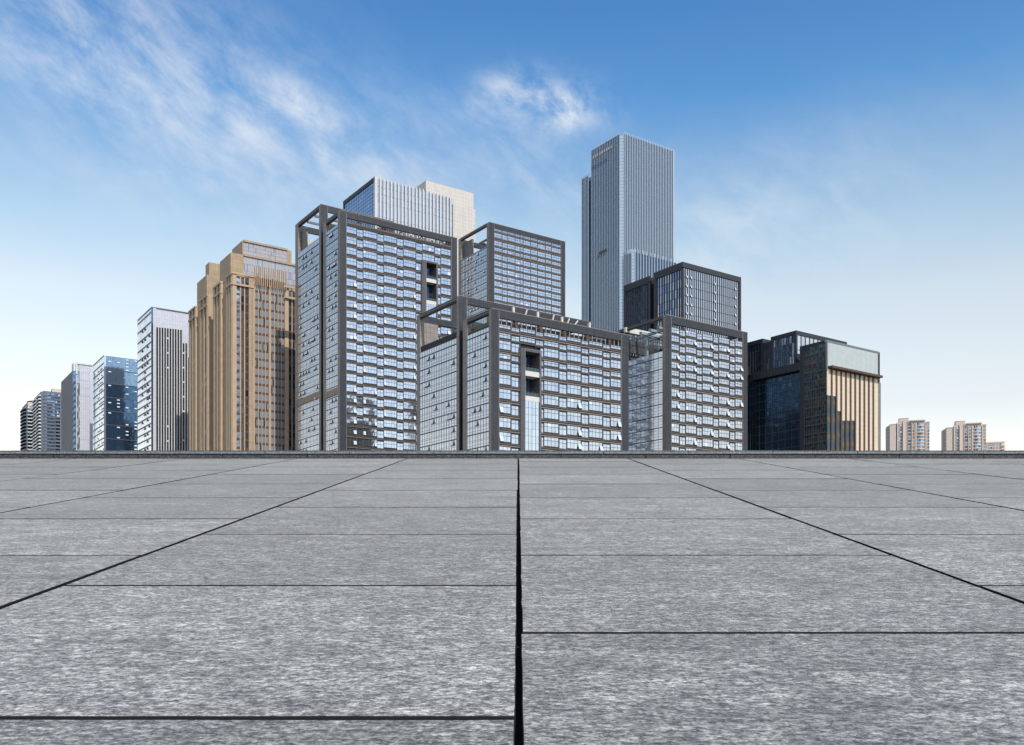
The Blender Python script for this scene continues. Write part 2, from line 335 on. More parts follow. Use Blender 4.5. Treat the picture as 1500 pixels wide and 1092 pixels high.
mat('joint_bed', (.006, .006, .007), rough=.95); mat('ground_mat', (.11, .11, .105), rough=.9, var=.2, vscale=.02); mat('concrete_wall', (.22, .22, .21), rough=.85, var=.15, vscale=.8)

def gz(y): return -E+SL*y                       # height of the paving plane
def line_x(k): return XC+k*COLW
verts, faces, attr, fm = [], [], [], []
def slab(x0l, x1l, y0, y1):
    """one granite slab with slightly uneven, softened edges; x given at Y=0 and yawed"""
    r = random.random(); TH = .05; bev = .0015; dz = random.uniform(-.0008, .0008); rx = random.uniform(-.0004, .0004)
    def ring(ins, dzz):
        out = []; n1, n2 = 14, 14
        def e(a, b, n):
            for i in range(n): yield a[0]+(b[0]-a[0])*i/n, a[1]+(b[1]-a[1])*i/n
        c = [(x0l+ins, y0+ins), (x1l-ins, y0+ins), (x1l-ins, y1-ins), (x0l+ins, y1-ins)]
        for q in range(4):
            for i, (x, y) in enumerate(e(c[q], c[(q+1) % 4], n1)):
                nx = noise.noise(Vector((x*9, y*9, r*50)))*.0028; ny = noise.noise(Vector((x*9+31, y*9, r*50)))*.0022
                xx = x+nx+YAW*y; yy = y+ny
                out.append((xx, yy, gz(yy)+dzz+dz+rx*(x-x0l)))
        return out
    i0 = len(verts); A = ring(0, -TH); B = ring(0, -bev); D = ring(bev*1.2, 0); n = len(A)
    verts.extend(A+B+D)
    for k in range(n):
        k2 = (k+1) % n
        faces.append((i0+k, i0+k2, i0+n+k2, i0+n+k)); faces.append((i0+n+k, i0+n+k2, i0+2*n+k2, i0+2*n+k)); fm.extend([1, 1])
    faces.append(tuple(i0+2*n+k for k in range(n))); fm.append(0)
    attr.extend([r]*(3*n))
random.seed(21)
NC = 9
gapL = {}
for k in range(-NC, NC):
    par = 0 if k % 2 else 1                     # column k runs from joint k to joint k+1
    ys = [YA+(PIT/2 if (k % 2 == 0) else 0)-PIT*4]
    while ys[-1] < YC+.01: ys.append(ys[-1]+PIT)
    for j in range(len(ys)-1):
        y0, y1 = ys[j], min(ys[j+1], YC-.004)
        if y1-y0 < .05: continue
        g0 = .012+random.uniform(-.002, .002); g1 = .012+random.uniform(-.002, .002)
        if k == 0: g0 = .006+.0009*y0+.002*random.random()
        if k == -1: g1 = (.008 if y0 < 7.6 else .003)+random.uniform(-.001, .001)
        cj = random.uniform(.0075, .0105)+.0007*y0
        slab(line_x(k)+g0, line_x(k+1)-g1, y0+cj, y1-cj)
me = bpy.data.meshes.new('pavement'); me.from_pydata(verts, [], faces); me.materials.append(MATS['granite']); me.materials.append(MATS['joint_bed']); me.polygons.foreach_set('material_index', fm)
ca = me.color_attributes.new('slab', 'FLOAT_COLOR', 'POINT')
buf = []
for r in attr: buf += [r, (r*7.13) % 1, (r*13.7) % 1, 1]
ca.data.foreach_set('color', buf); me.update()
o = bpy.data.objects.new('pavement', me); C.objects.link(o); o['kind'] = 'structure'
# bed under the slabs and the body of the rising plaza, closed down to the city ground
XW = NC*COLW+.3; Y0 = YA-PIT*4-.2; Y1 = YC+.42
mb = MB()
a = [(-XW, Y0, gz(Y0)-.047), (XW, Y0, gz(Y0)-.047), (XW, YC, gz(YC)-.047), (-XW, YC, gz(YC)-.047)]
mb.quad(*a, 'joint_bed'); struct('pavement_bed', mb)
mb = MB()
b1 = [(-XW, Y0, gz(Y0)-.06), (XW, Y0, gz(Y0)-.06), (XW, Y1, gz(YC)-.06), (-XW, Y1, gz(YC)-.06)]; g1 = [(x, y, ZG+.002) for x, y, z in b1]
mb.quad(*b1, 'concrete_wall')
for i in range(4): j = (i+1) % 4; mb.quad(g1[i], g1[j], b1[j], b1[i], 'concrete_wall')
struct('plaza_embankment', mb)
# kerb: dark granite course, lighter coping course above, stones butted with fine open joints
zt = gz(YC); KH = (HY-660.2)/F*YC-zt; KM = (HY-665.3)/F*YC-zt
SLEN = 124/F*YC
mb = MB(); k = -14
while k < 14:
    x = (760-CX)/F*YC-SLEN/2+k*SLEN; y = YC+.012+random.uniform(-.001, .001)
    mb.box(x+.006, x+SLEN-.006, y, y+.36, zt-.03, zt+KM-.004, 'kerb_stone'); k += 1
mb.box(-XW, XW, YC+.03, YC+.35, zt-.05, zt+KM-.01, 'joint_bed'); struct('kerb', mb)
mb = MB(); k = -14
while k < 14:
    x = (760-CX)/F*YC+k*SLEN; y = YC-.004+random.uniform(-.001, .001)
    mb.box(x+.005, x+SLEN-.005, y, y+.39, zt+KM+.004, zt+KH+random.uniform(-.001, .001), 'coping_stone')
    mb.box(x+.006, x+SLEN-.006, y-.003, y+.01, zt+KH-.012, zt+KH-.003, 'kerb_stone'); k += 1
struct('kerb_coping', mb)
mb = MB(); n = 96; Rg = 9000
i0 = 0; mb.v = [(Rg*math.cos(2*math.pi*i/n), Rg*math.sin(2*math.pi*i/n), ZG) for i in range(n)]; mb.f = [tuple(range(n))]; mb.m = ['ground_mat']
struct('ground', mb)
random.seed(99)

# ================================================================ BUILDINGS
ZB = 0.05                                        # foot of the walls, just above the ground sheet
def bays_px(b, xs, v0): return [b.u(x, v0) for x in xs]

def slab_frame(b, v0, v1, u1, ztop, beam, wl, wr, trim0, trim1, side='stone_tan', tm='stone_dark', inner=None, uz=0.0, thinL=None):
    """portal frame round a slab: near-left pier, near-right pier, rear piers and a ring of roof beams"""
    mb = MB(); t = .9; tl = thinL or beam*.55
    mb.box(0, wl, v0, v0+trim0, ZB, ztop, tm, mx=side)                       # corner pier
    mb.box(u1-wr, u1, v0, v0+trim0, ZB, ztop, tm, mx=side)                   # right pier
    mb.box(0, 1.6, v1-trim1, v1, ZB, ztop, tm, mx=side, my=side)             # rear pier of the left side
    mb.box(u1-1.6, u1, v1-trim1, v1, ZB, ztop, tm)
    mb.box(wl, u1-wr, v0, v0+1.0, ztop-beam, ztop, tm)                       # beams
    mb.box(0, 1.3, v0+trim0, v1-trim1, ztop-tl, ztop, 'bronze_dark')
    mb.box(-.06, -.002, v0+trim0, v1-trim1, ztop-tl*.62, ztop-tl*.45, 'stone_tan')
    mb.box(-.06, -.002, v0+trim0, v1-trim1, ztop-tl*.10, ztop+.01, 'stone_tan')
    mb.box(u1-1.3, u1, v0+trim0, v1-trim1, ztop-tl, ztop, tm); mb.box(1.6, u1-1.6, v1-1.0, v1, ztop-beam, ztop, tm)
    mb.box(wl-.12, wl+.12, v0-.05, v0-.003, ZB, ztop-.4, 'mullion_gray'); mb.box(u1-wr-.12, u1-wr+.12, v0-.05, v0-.003, ZB, ztop-.4, 'mullion_gray')
    mb.box(-.03, u1+.03, v0-.04, v0+.0-.003, ztop-.02, ztop+.16, 'stone_tan')
    return b.part('frame', mb)

def office_rows(b, v0, bays, npan, rows, uref, glass, shift, zbot_px=672, louv=True, slot=None, splits=(.62,), bright=.03, sashes=(), skip=()):
    """strip windows between louvre bands. bays: local x positions; rows: (top, bottom) pixel heights of the glass at uref"""
    zr = [(b.z(t, uref, v0), b.z(q, uref, v0)) for t, q in rows]
    U0, U1 = bays[0], bays[-1]
    for r, (zt_, zb_) in enumerate(zr):
        for i in range(len(bays)-1):
            sh = shift if i % 2 else 0.0
            a, c = bays[i], bays[i+1]
            if slot and zb_ < slot[2] and a < slot[1]-.3 and c > slot[0]+.3:
                if slot[0]-a > 1.0: c = slot[0]
                elif c-slot[1] > 1.0: a = slot[1]
                else: continue
            n = max(1, round((c-a)/((bays[i+1]-bays[i])/npan[i])))
            b.window('R', a+.03, c-.03, zb_-sh, zt_-sh, n, v0, splits, glass, bw=.08)
            if (r, i) in sashes or random.random() < bright:
                k = random.randrange(n); w = (c-a)/n; h = (zt_-zb_)*splits[0]
                b.opensash('R', a+w*k+.1, a+w*(k+1)-.1, zb_-sh, zb_-sh+h, v0, out=random.choice((.15, .5, .6)))
    # louvre bands: one part for every floor
    for r in range(len(zr)-1):
        zt_, zb_ = zr[r][1], zr[r+1][0]
        if zt_-zb_ < .5: continue
        segs = [(U0, U1)]
        if slot and zb_ < slot[2]: segs = [(U0, slot[0]), (slot[1], U1)]
        mb = MB(); h = zt_-zb_; sh = min(shift, h*.6)
        for i in range(len(bays)-1):
            for sa, sc in segs:
                a, c = max(bays[i], sa), min(bays[i+1], sc)
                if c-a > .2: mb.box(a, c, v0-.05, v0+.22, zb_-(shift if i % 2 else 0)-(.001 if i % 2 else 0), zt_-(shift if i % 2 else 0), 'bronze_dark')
        lo, hi = zb_, zt_-sh
        for a, c in segs:
            if c-a < .5: continue
            k = 2 if hi-lo < 1.5 else 3
            for q in range(k):
                zz = lo+(hi-lo)*(q+.15)/k; th = min(.32, (hi-lo)/k*.5)
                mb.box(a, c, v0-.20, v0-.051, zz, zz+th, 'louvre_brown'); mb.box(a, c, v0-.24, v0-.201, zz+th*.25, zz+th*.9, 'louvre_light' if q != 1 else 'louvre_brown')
        b.part('louvre_band', mb)
    mb = MB()
    for i, x in enumerate(bays):
        if i in (0, len(bays)-1): continue
        if slot and slot[0]+.1 < x < slot[1]-.1:
            mb.box(x-.07, x+.07, v0-.14, v0+.05, slot[2]+.4, zr[0][0], 'mullion'); continue
        mb.box(x-.07, x+.07, v0-.14, v0+.05, zr[-1][1], zr[0][0], 'mullion')
    b.part('mullion_rail', mb)

def side_wall(b, q0, q1, ztop_px, floors_px, o=0.0, pane=1.55, glass=(('glass_side', 5), ('glass_side_deep', 2), ('glass_mid', 1)), qref=0.0, frac=(.22, .45, .56), sash=.16, name='curtain_wall', top0=None):
    """glazed side wall: every storey has a heavy line at its head and three light rails"""
    fl = [b.z(y, 0, qref) for y in floors_px]
    zs = [b.z(ztop_px, 0, qref)] if ztop_px else []
    thick = []
    top = zs[0] if zs else fl[0]
    L = []
    if zs: L.append((top, False))
    for i, zf in enumerate(fl):
        L.append((zf, True))
        if i < len(fl)-1:
            h = zf-fl[i+1]
            for f in (1-frac[2], 1-frac[1], 1-frac[0]): L.append((zf-h*f, False))
    L = sorted(L); zz = [a for a, _ in L]; th = [i for i, (a, k) in enumerate(L) if k]
    n = max(2, round(abs(q1-q0)/pane)); mb = MB()
    b.curtain(mb, 'L', q0, q1, zz, n, o, glass, thick=th)
    b.part(name, mb)
    w = (q1-q0)/n
    for i in range(len(fl)-1):
        h = fl[i]-fl[i+1]
        for k in range(1, n-1):
            if random.random() < sash*(1 if (k % 2) else .25):
                b.opensash('L', q0+w*k+.06, q0+w*(k+1)-.06, fl[i]-h*.42, fl[i]-.15, o, out=.4, m='sash_glass')

def roof_posts(b, v, us, z0, z1, w=.35, m='mullion', name='roof_post'):
    for x in us:
        mb = MB(); mb.box(x-w/2, x+w/2, v, v+w, z0, z1, m); b.part(name, mb)

OFF_G = (('glass_pale', 8), ('glass_mid', 3), ('glass_soft', 2), ('glass_white', .2))

def frange(a, b, s):
    out = []
    while (a <= b) if s > 0 else (a >= b): out.append(a); a += s
    return out

def slot_part(b, v0, x0, x1, ytop, voids, glasses, xfl, dep=3.2, ybot=846):
    """tall slot cut in the front: framed shaft with open sky gardens (voids), white slabs and glazed stretches; heights in pixels at the slot"""
    u0, u1 = b.u(x0, v0), b.u(x1, v0); uf = b.u(xfl, v0); um = (u0+u1)/2
    zt_ = b.z(ytop, um, v0); mb = MB()
    mb.box(uf, u0, v0-.55, v0+dep, ZB, zt_, 'stone_slot'); mb.box(u1-.35, u1+.35, v0-.55, v0+dep, ZB, zt_, 'stone_slot')
    mb.box(u0, u1-.35, v0-.55, v0+dep, zt_-.8, zt_, 'stone_slot')
    mb.box(u0-.1, u0+.12, v0-.62, v0-.553, ZB, zt_, 'stone_gray'); mb.box(u1-.22, u1-.02, v0-.62, v0-.553, ZB, zt_, 'stone_gray'); mb.box(u0+.12, u1-.22, v0-.62, v0-.553, zt_-.25, zt_, 'stone_gray')
    mb.box(u0, u1-.35, v0+dep-.3, v0+dep, ZB, zt_-.8, 'glass_navy_deep')
    b.part('slot_frame', mb)
    for (ya, yb) in voids:                      # slab and balustrade at the foot of each void
        za, zb_ = b.z(ya, um, v0), b.z(yb, um, v0)
        mb = MB(); mb.box(u0+.003, u1-.353, v0-.35, v0+dep-.31, zb_-1.6, zb_-.1, 'white_steel'); b.part('slot_floor', mb)
        mb = MB(); mb.box(u0+.1, u1-.45, v0-.25, v0-.19, zb_-.1, zb_+1.0, 'glass_green')
        for q in range(5): x = u0+.2+(u1-u0-.7)*q/4; mb.box(x-.03, x+.03, v0-.26, v0-.18, zb_-.1, zb_+1.05, 'mullion_gray')
        b.part('balustrade', mb)
        mb = MB()
        for q in range(4): x = u0+.4+(u1-u0-1)*q/3; mb.box(x-.06, x+.06, v0+dep-.4, v0+dep-.31, zb_, za, 'mullion')
        mb.box(u0+.01, u1-.36, v0+dep-.42, v0+dep-.31, (za+zb_)/2, (za+zb_)/2+.15, 'mullion'); b.part('mullion_rail', mb)
    for (ya, yb) in glasses:
        za, zb_ = b.z(ya, um, v0), b.z(yb, um, v0); n = max(1, round((za-zb_)/2.1))
        mb = MB(); b.curtain(mb, 'R', u0+.12, u1-.36, [zb_+(za-zb_)*i/n for i in range(n+1)], 4, v0, (('glass_soft', 3), ('glass_pale', 1)), bw=.07, d=.25); b.part('slot_glazing', mb)
    return (uf, u1+.35, zt_)

# ---------------------------------------------------------------- low twin slab in front, centre
def build_low_front():
    b = Bld('office_block', 'low wide office block, dark portal frame, white struts on its roof, nearest in the centre', 720, 275, group='dark framed glass office blocks')
    u1 = b.u(921); v1 = b.v(678); v2 = b.v(672.3); v3 = b.v(610.5)
    zt = b.z(452); zt2 = b.z(433.4, 0, v2)
    uE = b.u(868, v2)
    # masses
    zr1 = b.z(474.5); zr2 = b.z(484, 0, v2)
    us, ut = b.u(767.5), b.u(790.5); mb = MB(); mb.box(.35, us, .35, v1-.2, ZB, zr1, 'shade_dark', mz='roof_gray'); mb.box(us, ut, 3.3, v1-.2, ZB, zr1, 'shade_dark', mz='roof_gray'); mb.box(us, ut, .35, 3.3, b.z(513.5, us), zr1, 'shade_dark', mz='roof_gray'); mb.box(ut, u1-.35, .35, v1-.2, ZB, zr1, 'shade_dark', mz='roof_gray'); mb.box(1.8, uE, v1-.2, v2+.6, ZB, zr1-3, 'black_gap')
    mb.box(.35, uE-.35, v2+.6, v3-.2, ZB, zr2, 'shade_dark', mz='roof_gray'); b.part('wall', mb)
    slab_frame(b, 0, v1, u1, zt, b.z(454.5)-b.z(466), b.u(731), u1-b.u(910.5), 1.4, b.v(678)-b.v(684), thinL=1.25)
    o = slab_frame(b, v2, v3, uE, zt2, 2.1, b.u(684, v2), 2.4, 1.4, b.v(610.5)-b.v(615), thinL=1.25)
    # inner wall seen in the open top of the rear slab
    mb = MB(); va = v3-.3; mb.box(1.7, 7.5, va-.9, va, zr2, zt2-2.2, 'stone_tan'); mb.box(8.2, 20, va-.9, va, zr2, zt2-6, 'stone_gray'); b.part('parapet_wall', mb)
    # side curtain walls
    fl = frange(484.9, 846, 21.0)
    fl = [b.z(y) for y in fl]
    def f_px(v): return None
    side_wall(b, 1.5, v1-(b.v(678)-b.v(684)), 477.5, frange(484.5, 846, 20.9), sash=.30)
    side_wall(b, v2+1.5, v3-(b.v(610.5)-b.v(615)), b_px(b, 477.5, v2, 494), frange(502.5, 846, 20.0), qref=v2, sash=.30)
    # right front
    bays = bays_px(b, [731.5, 748.9, 761.5, 784.6, 796.7, 819, 830.6, 851.7, 862.7, 883.3, 894.3, 909.8], 0)
    slot = slot_part(b, 0, 767.5, 790.5, 513, [(521, 544.5), (552.5, 581)], [(588, 846)], 761.2)
    rows = [(475, 480.3), (487.5, 494.5), (498.5, 511.0), (517.5, 524.5), (528.5, 541.0)]
    rows += [(y, y+13.9) for y in frange(548.3, 846, 21.15)]
    u0 = b.u(733)
    office_rows(b, 0, bays, [3, 2, 4, 2, 4, 2, 4, 2, 4, 2, 3], rows, u0, OFF_G, .32, slot=slot, bright=.0)
    for r in range(5, len(rows)):
        for i in (0, 5, 8, 10, 6, 3):
            if random.random() < .42:
                zt_, zb_ = b.z(rows[r][0], u0), b.z(rows[r][1], u0); a, c = bays[i], bays[i+1]; n = [3, 2, 4, 2, 4, 2, 4, 2, 4, 2, 3][i]; w = (c-a)/n; k = n-1 if i else 0
                sh = .32 if i % 2 else 0
                if a < slot[1] and c > slot[0]: continue
                b.opensash('R', a+w*k+.08, a+w*(k+1)-.08, zb_-sh, zb_-sh+(zt_-zb_)*.62, 0, out=.55)
    # plant room behind the open band under the roof beam
    zb0, zb1 = b.z(474.3, u0), b.z(466.2, u0)
    mb = MB(); mb.box(2.6, u1-2.6, 2.5, v1-2.5, zr1, zb1, 'roof_gray'); b.part('plant_room', mb)
    for i in range(26):
        x = bays[0]+(bays[-1]-bays[0])*(i+.5)/26; mb = MB(); br = i in (3, 8, 13, 18, 23)
        mb.box(x-(.55 if br else .12), x+(.55 if br else .12), .2, .5, zr1, zt-1.9, 'fin_brown' if br else 'louvre_light'); b.part('roof_post', mb)
    # white struts that stand on the front slab and carry the rear beam
    vv = 1.6
    for px in (752.8, 788.5, 824, 864.5):
        x = b.u(px, vv); mb = MB(); top = b.z(450+(px-752.8)*.205, x, vv); mb.box(x-.32, x+.32, vv, vv+.6, zt-3, top, 'white_steel'); b.part('roof_strut', mb)
    for p0, p1, y1 in ((768.5, 772, 454), (808.5, 811.5, 461.5), (829.5, 834, 467), (838, 846.5, 470)):
        x, x2 = b.u(p0, vv), b.u(p1, vv); mb = MB(); mb.bar((x, vv, b.z(y1+8, x, vv)-.8), (x2, vv+.01, b.z(y1, x2, vv)), .32, 'white_steel'); b.part('roof_brace', mb)
    b.finish()
def b_px(b, y, v, y2): return y2

# ---------------------------------------------------------------- tall twin slab left of centre
def build_tall_left():
    b = Bld('office_tower', 'tall dark framed twin slab office tower right beside the tan stone tower', 498, 372, group='dark framed glass office blocks')
    u1 = b.u(669.5); v1 = b.v(473.5); v2 = b.v(469.7); v3 = b.v(432.5)
    zt = b.z(307.8); zt2 = b.z(299.3, 0, v2); zr1 = b.z(327); zr2 = b.z(352, 0, v2); uE = u1*.62
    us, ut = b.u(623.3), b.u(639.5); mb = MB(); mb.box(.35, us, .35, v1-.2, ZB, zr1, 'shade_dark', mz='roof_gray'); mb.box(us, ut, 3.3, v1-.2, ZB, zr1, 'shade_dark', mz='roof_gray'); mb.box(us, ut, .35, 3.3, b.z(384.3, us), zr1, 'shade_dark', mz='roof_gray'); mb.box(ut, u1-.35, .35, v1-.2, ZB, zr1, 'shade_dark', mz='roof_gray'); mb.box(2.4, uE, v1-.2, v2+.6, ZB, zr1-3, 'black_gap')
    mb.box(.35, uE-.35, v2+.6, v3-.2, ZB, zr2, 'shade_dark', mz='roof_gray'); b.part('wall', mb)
    slab_frame(b, 0, v1, u1, zt, b.z(309.5)-b.z(318.6), b.u(507.5), u1-b.u(661.3), 2.2, b.v(473.5)-b.v(477.5), thinL=1.5)
    slab_frame(b, v2, v3, uE, zt2, 2.5, b.u(480, v2), 2.4, 1.7, b.v(432.5)-b.v(436.5), thinL=1.5)
    mb = MB(); mb.box(1.7, 2.6, v3-8, v3-2.0, zr2, zt2-3.0, 'stone_tan'); mb.box(2.7, uE-1.8, v3-2.6, v3-1.2, zt2-9, zt2-6.5, 'cream_panel'); mb.box(2.7, uE-1.8, v3-2.6, v3-1.2, zr2, zt2-9, 'stone_gray'); b.part('parapet_wall', mb)
    mb = MB(); mb.box(1.4, uE-2, v2+9, v2+9.8, zt2-2.0, zt2-1.2, 'stone_gray'); mb.box(1.4, uE-2, v2+17, v2+17.8, zt2-2.0, zt2-1.2, 'stone_gray'); b.part('roof_beam', mb)
    fl = frange(331.0, 846, 15.5); 
    side_wall(b, 2.3, v1-(b.v(473.5)-b.v(477.5)), 325.8, fl, sash=.34)
    side_wall(b, v2+1.8, v3-(b.v(432.5)-b.v(436.5)), 346.5, frange(355.0, 846, 14.75), qref=v2, sash=.30)
    # plant storey: brown louvred band on the side walls
    for q0, q1, z0 in ((2.3, v1-1.6, b.z(566)), (v2+1.8, v3-2, b.z(572, 0, v2))):
        mb = MB(); mb.box(-.12, .02, q0, q1, z0-2.9, z0, 'louvre_brown')
        for i in range(int((q1-q0)/.8)): mb.box(-.2, -.121, q0+.8*i, q0+.8*i+.25, z0-2.8, z0-.1, 'louvre_light')
        b.part('louvre_band', mb)
    bays = bays_px(b, [507.8, 522.6, 532, 552.4, 562.3, 581.5, 591, 609.3, 618.8, 636.7, 645.8, 660.5], 0); u0 = b.u(509)
    vo = [(388, 409), (418, 441), (469, 486), (493, 508), (538, 555), (562, 578)]
    slot = slot_part(b, 0, 623.3, 639.5, 383.8, vo, [(443, 465), (512, 535), (582, 846)], 617.3)
    rows = [(y, y+10.1) for y in frange(330.6, 846, 15.5)]
    office_rows(b, 0, bays, [3, 2, 5, 2, 5, 2, 5, 2, 4, 2, 3], rows, u0, OFF_G, .55, slot=slot, bright=.0, splits=(.55,))
    npn = [3, 2, 5, 2, 5, 2, 5, 2, 4, 2, 3]
    for r in range(5, len(rows)):
        for i, k in ((0, 2), (2, 0), (2, 4), (4, 0), (6, 4), (8, 0), (10, 2)):
            if random.random() < .40:
                zt_, zb_ = b.z(rows[r][0], u0), b.z(rows[r][1], u0); a, c = bays[i], bays[i+1]; w = (c-a)/npn[i]
                if zb_ < slot[2] and a < slot[1] and c > slot[0]: continue
                b.opensash('R', a+w*k+.08, a+w*(k+1)-.08, zb_, zb_+(zt_-zb_)*.55, 0, out=.4)
    zb0, zb1 = b.z(324, u0), b.z(318.6, u0)
    mb = MB(); mb.box(bays[0], bays[-1], -.1, .3, zb0-.9, zb0-.4, 'louvre_brown'); mb.box(bays[0], bays[-1], -.06, .3, zb0-2.1, zb0-.9, 'bronze_dark'); b.part('roof_sill', mb)
    for i in range(48):
        x = bays[0]+(bays[-1]-bays[0])*(i+.5)/48; mb = MB(); mb.box(x-.12, x+.12, .2, .45, zb0-.4, zb1+.1, 'mullion'); b.part('roof_post', mb)
    for i in range(5):
        x = bays[0]+(bays[-1]-bays[0])*(i+.42)/5; mb = MB(); mb.bar((x, .8, zb0-.5), (x+2.2, 2.2, zb1+.3), .3, 'mullion'); mb.bar((x+3.4, .8, zb0-.5), (x+2.2, 2.2, zb1+.3), .3, 'mullion'); b.part('roof_brace', mb)
    b.finish()

# ---------------------------------------------------------------- framed block behind, centre
def build_mid_rear():
    b = Bld('office_block', 'dark framed block rising behind the low front block, open roof corner seen through', 716, 470, group='dark framed glass office blocks')
    u1 = b.u(828); v1 = b.v(671.5); zt = b.z(325.5); zr = b.z(359)
    mb = MB(); mb.box(.35, u1-.35, 1.0, v1-.2, ZB, zr, 'shade_dark', mz='roof_gray'); b.part('wall', mb)
    slab_frame(b, 0, v1, u1, zt, b.z(327)-b.z(334.5), b.u(724), u1-b.u(821.8), 1.9, b.v(671.5)-b.v(675), thinL=1.3)
    mb = MB(); mb.box(1.7, 2.6, v1-11, v1-2.2, zr, zt-2.6, 'stone_gray'); mb.box(2.7, 20, v1-2.4, v1-1.2, zt-13, zt-9.5, 'cream_panel'); mb.box(2.7, 20, v1-2.4, v1-1.3, zr, zt-13, 'stone_dark'); mb.box(1.0, 20, 9, 9.8, zt-8, zt-7.2, 'stone_gray'); mb.box(2.5, 3.3, 2, v1-3, zt-6.8, zt-6, 'stone_gray'); b.part('parapet_wall', mb)
    side_wall(b, 2.0, v1-(b.v(671.5)-b.v(675)), 359.5, [362+10*i if i % 2 else 364+10*i-3 for i in range(48)], sash=.2)
    bays = bays_px(b, [724.3, 735.7, 743.2, 754.6, 762, 766.5, 777.5, 787.5, 799, 808, 822], 0); u0 = b.u(725)
    rows = [(335, 338.2), (341.0, 347.5), (352.5, 359.5), (362.5, 367.0)]+[(y, y+6.9) for y in frange(372.2, 846, 9.93)]
    office_rows(b, 0, bays, [4, 2, 4, 2, 1, 3, 3, 3, 2, 4], rows, u0, OFF_G, .10, bright=.0, splits=(.5,))
    b.finish()

# ---------------------------------------------------------------- framed block right of centre
def build_right_front():
    b = Bld('office_block', 'dark framed block right of the low front block, pale steel beams in its roof', 975.3, 340, group='dark framed glass office blocks')
    u1 = b.u(1095); v1 = b.v(904.5); zt = b.z(461.3); zr = b.z(513.5)
    mb = MB(); mb.box(.35, u1-.35, .35, v1-.2, ZB, zr, 'shade_dark', mz='roof_gray'); mb.box(.36, u1-.36, b.v(917), v1+8, zr, b.z(487.5, 0, b.v(917)), 'stone_dark', mz='roof_gray'); b.part('wall', mb)
    slab_frame(b, 0, v1, u1, zt, b.z(463.5)-b.z(474.5), b.u(983.5), u1-b.u(1088), 1.6, 1.2, thinL=1.1)
    # set-back upper storeys behind the open corner, white parapet
    vb = b.v(917); z0, z1 = zr-2, b.z(487.5, 0, vb)
    mb = MB(); mb.box(-.6, u1-2, vb-.6, vb+.6, z1, z1+1.9, 'white_steel'); b.part('parapet_wall', mb)
    for k in range(3):
        za, zb_ = z1-(z1-z0)*k/3-.3, z1-(z1-z0)*(k+1)/3+.2
        for i in range(8): b.window('R', .8+i*2.6, .8+i*2.6+2.4, zb_, za, 4, vb, (.35, .7), (('glass_steel', 3), ('fin_brown', 2), ('glass_side', 1)), bw=.3, d=.1, bar='mullion')
    # pale steel roof grid
    for (p, q, w) in (((1.2, 5.6, zt-3.2), (22, 5.6, zt-3.2), .9), ((1.2, 10, zt-3.2), (22, 10, zt-3.2), .9), ((1.2, 15, zt-3.2), (22, 15, zt-3.2), .9), ((5, 1, zt-3.4), (5, v1-1, zt-3.4), .9), ((11, 1, zt-3.4), (11, v1-1, zt-3.4), .9)):
        mb = MB(); mb.bar(p, q, w, 'bluegray_steel'); b.part('roof_beam', mb)
    mb = MB(); x = 5; vv = b.v(948, x); mb.box(x-.45, x+.45, vv-.45, vv+.45, zr, zt-3.8, 'bluegray_steel'); b.part('roof_column', mb)
    side_wall(b, 1.7, v1-1.3, 513, frange(522, 846, 17.2), sash=.04, pane=2.4, frac=(.25, .5, .75), glass=(('glass_side', 4), ('glass_mid', 1)))
    bays = bays_px(b, [984, 995.5, 1004.5, 1020.7, 1029, 1045, 1053, 1069, 1077, 1088.3], 0); u0 = b.u(985)
    rows = [(479.5, 487.5), (491, 499.8), (504, 512.0), (516, 525.5), (530, 539), (542.5, 550), (554, 563)]+[(y, y+11.0) for y in frange(569.7, 846, 16.95)]
    npn = [3, 2, 4, 2, 4, 2, 4, 2, 3]
    office_rows(b, 0, bays, npn, rows, u0, OFF_G, .40, bright=0, splits=(.55,))
    for r in range(1, len(rows)):
        if r in (2, 5): continue
        for i, k in ((0, 2), (2, 3), (4, 3), (6, 3), (8, 2)):
            if random.random() < .5:
                zt_, zb_ = b.z(rows[r][0], u0), b.z(rows[r][1], u0); a, c = bays[i], bays[i+1]; w = (c-a)/npn[i]
                b.opensash('R', a+w*k+.05, a+w*(k+1)-.05, zb_, zb_+(zt_-zb_)*.6, 0, out=.5)
    b.finish()
    # planting along the roof edge: its own thing
    o = bpy.data.objects.new('roof_hedge', None)
    random.seed(5); mb = MB()
    for i in range(260):
        q = random.uniform(2, 9); x = random.uniform(.2, 1.4); zz = zr+random.uniform(0, 1.5)*(0.6+.4*math.sin(q*2.3)); s_ = .28
        d1 = Vector((random.gauss(0, 1), random.gauss(0, 1), random.gauss(0, 1))).normalized()*s_; d2 = d1.cross(Vector((random.gauss(0, 1), random.gauss(0, 1), 1))).normalized()*s_*.7
        p = Vector((x, q, zz)); mb.quad(tuple(p-d1), tuple(p-d2), tuple(p+d1), tuple(p+d2), 'leaf')
    h = mb.build('roof_hedge'); h.location = b.root.location; h.rotation_euler = b.root.rotation_euler
    h['label'] = 'green hedge along the roof edge of the framed block right of centre'; h['category'] = 'hedge'

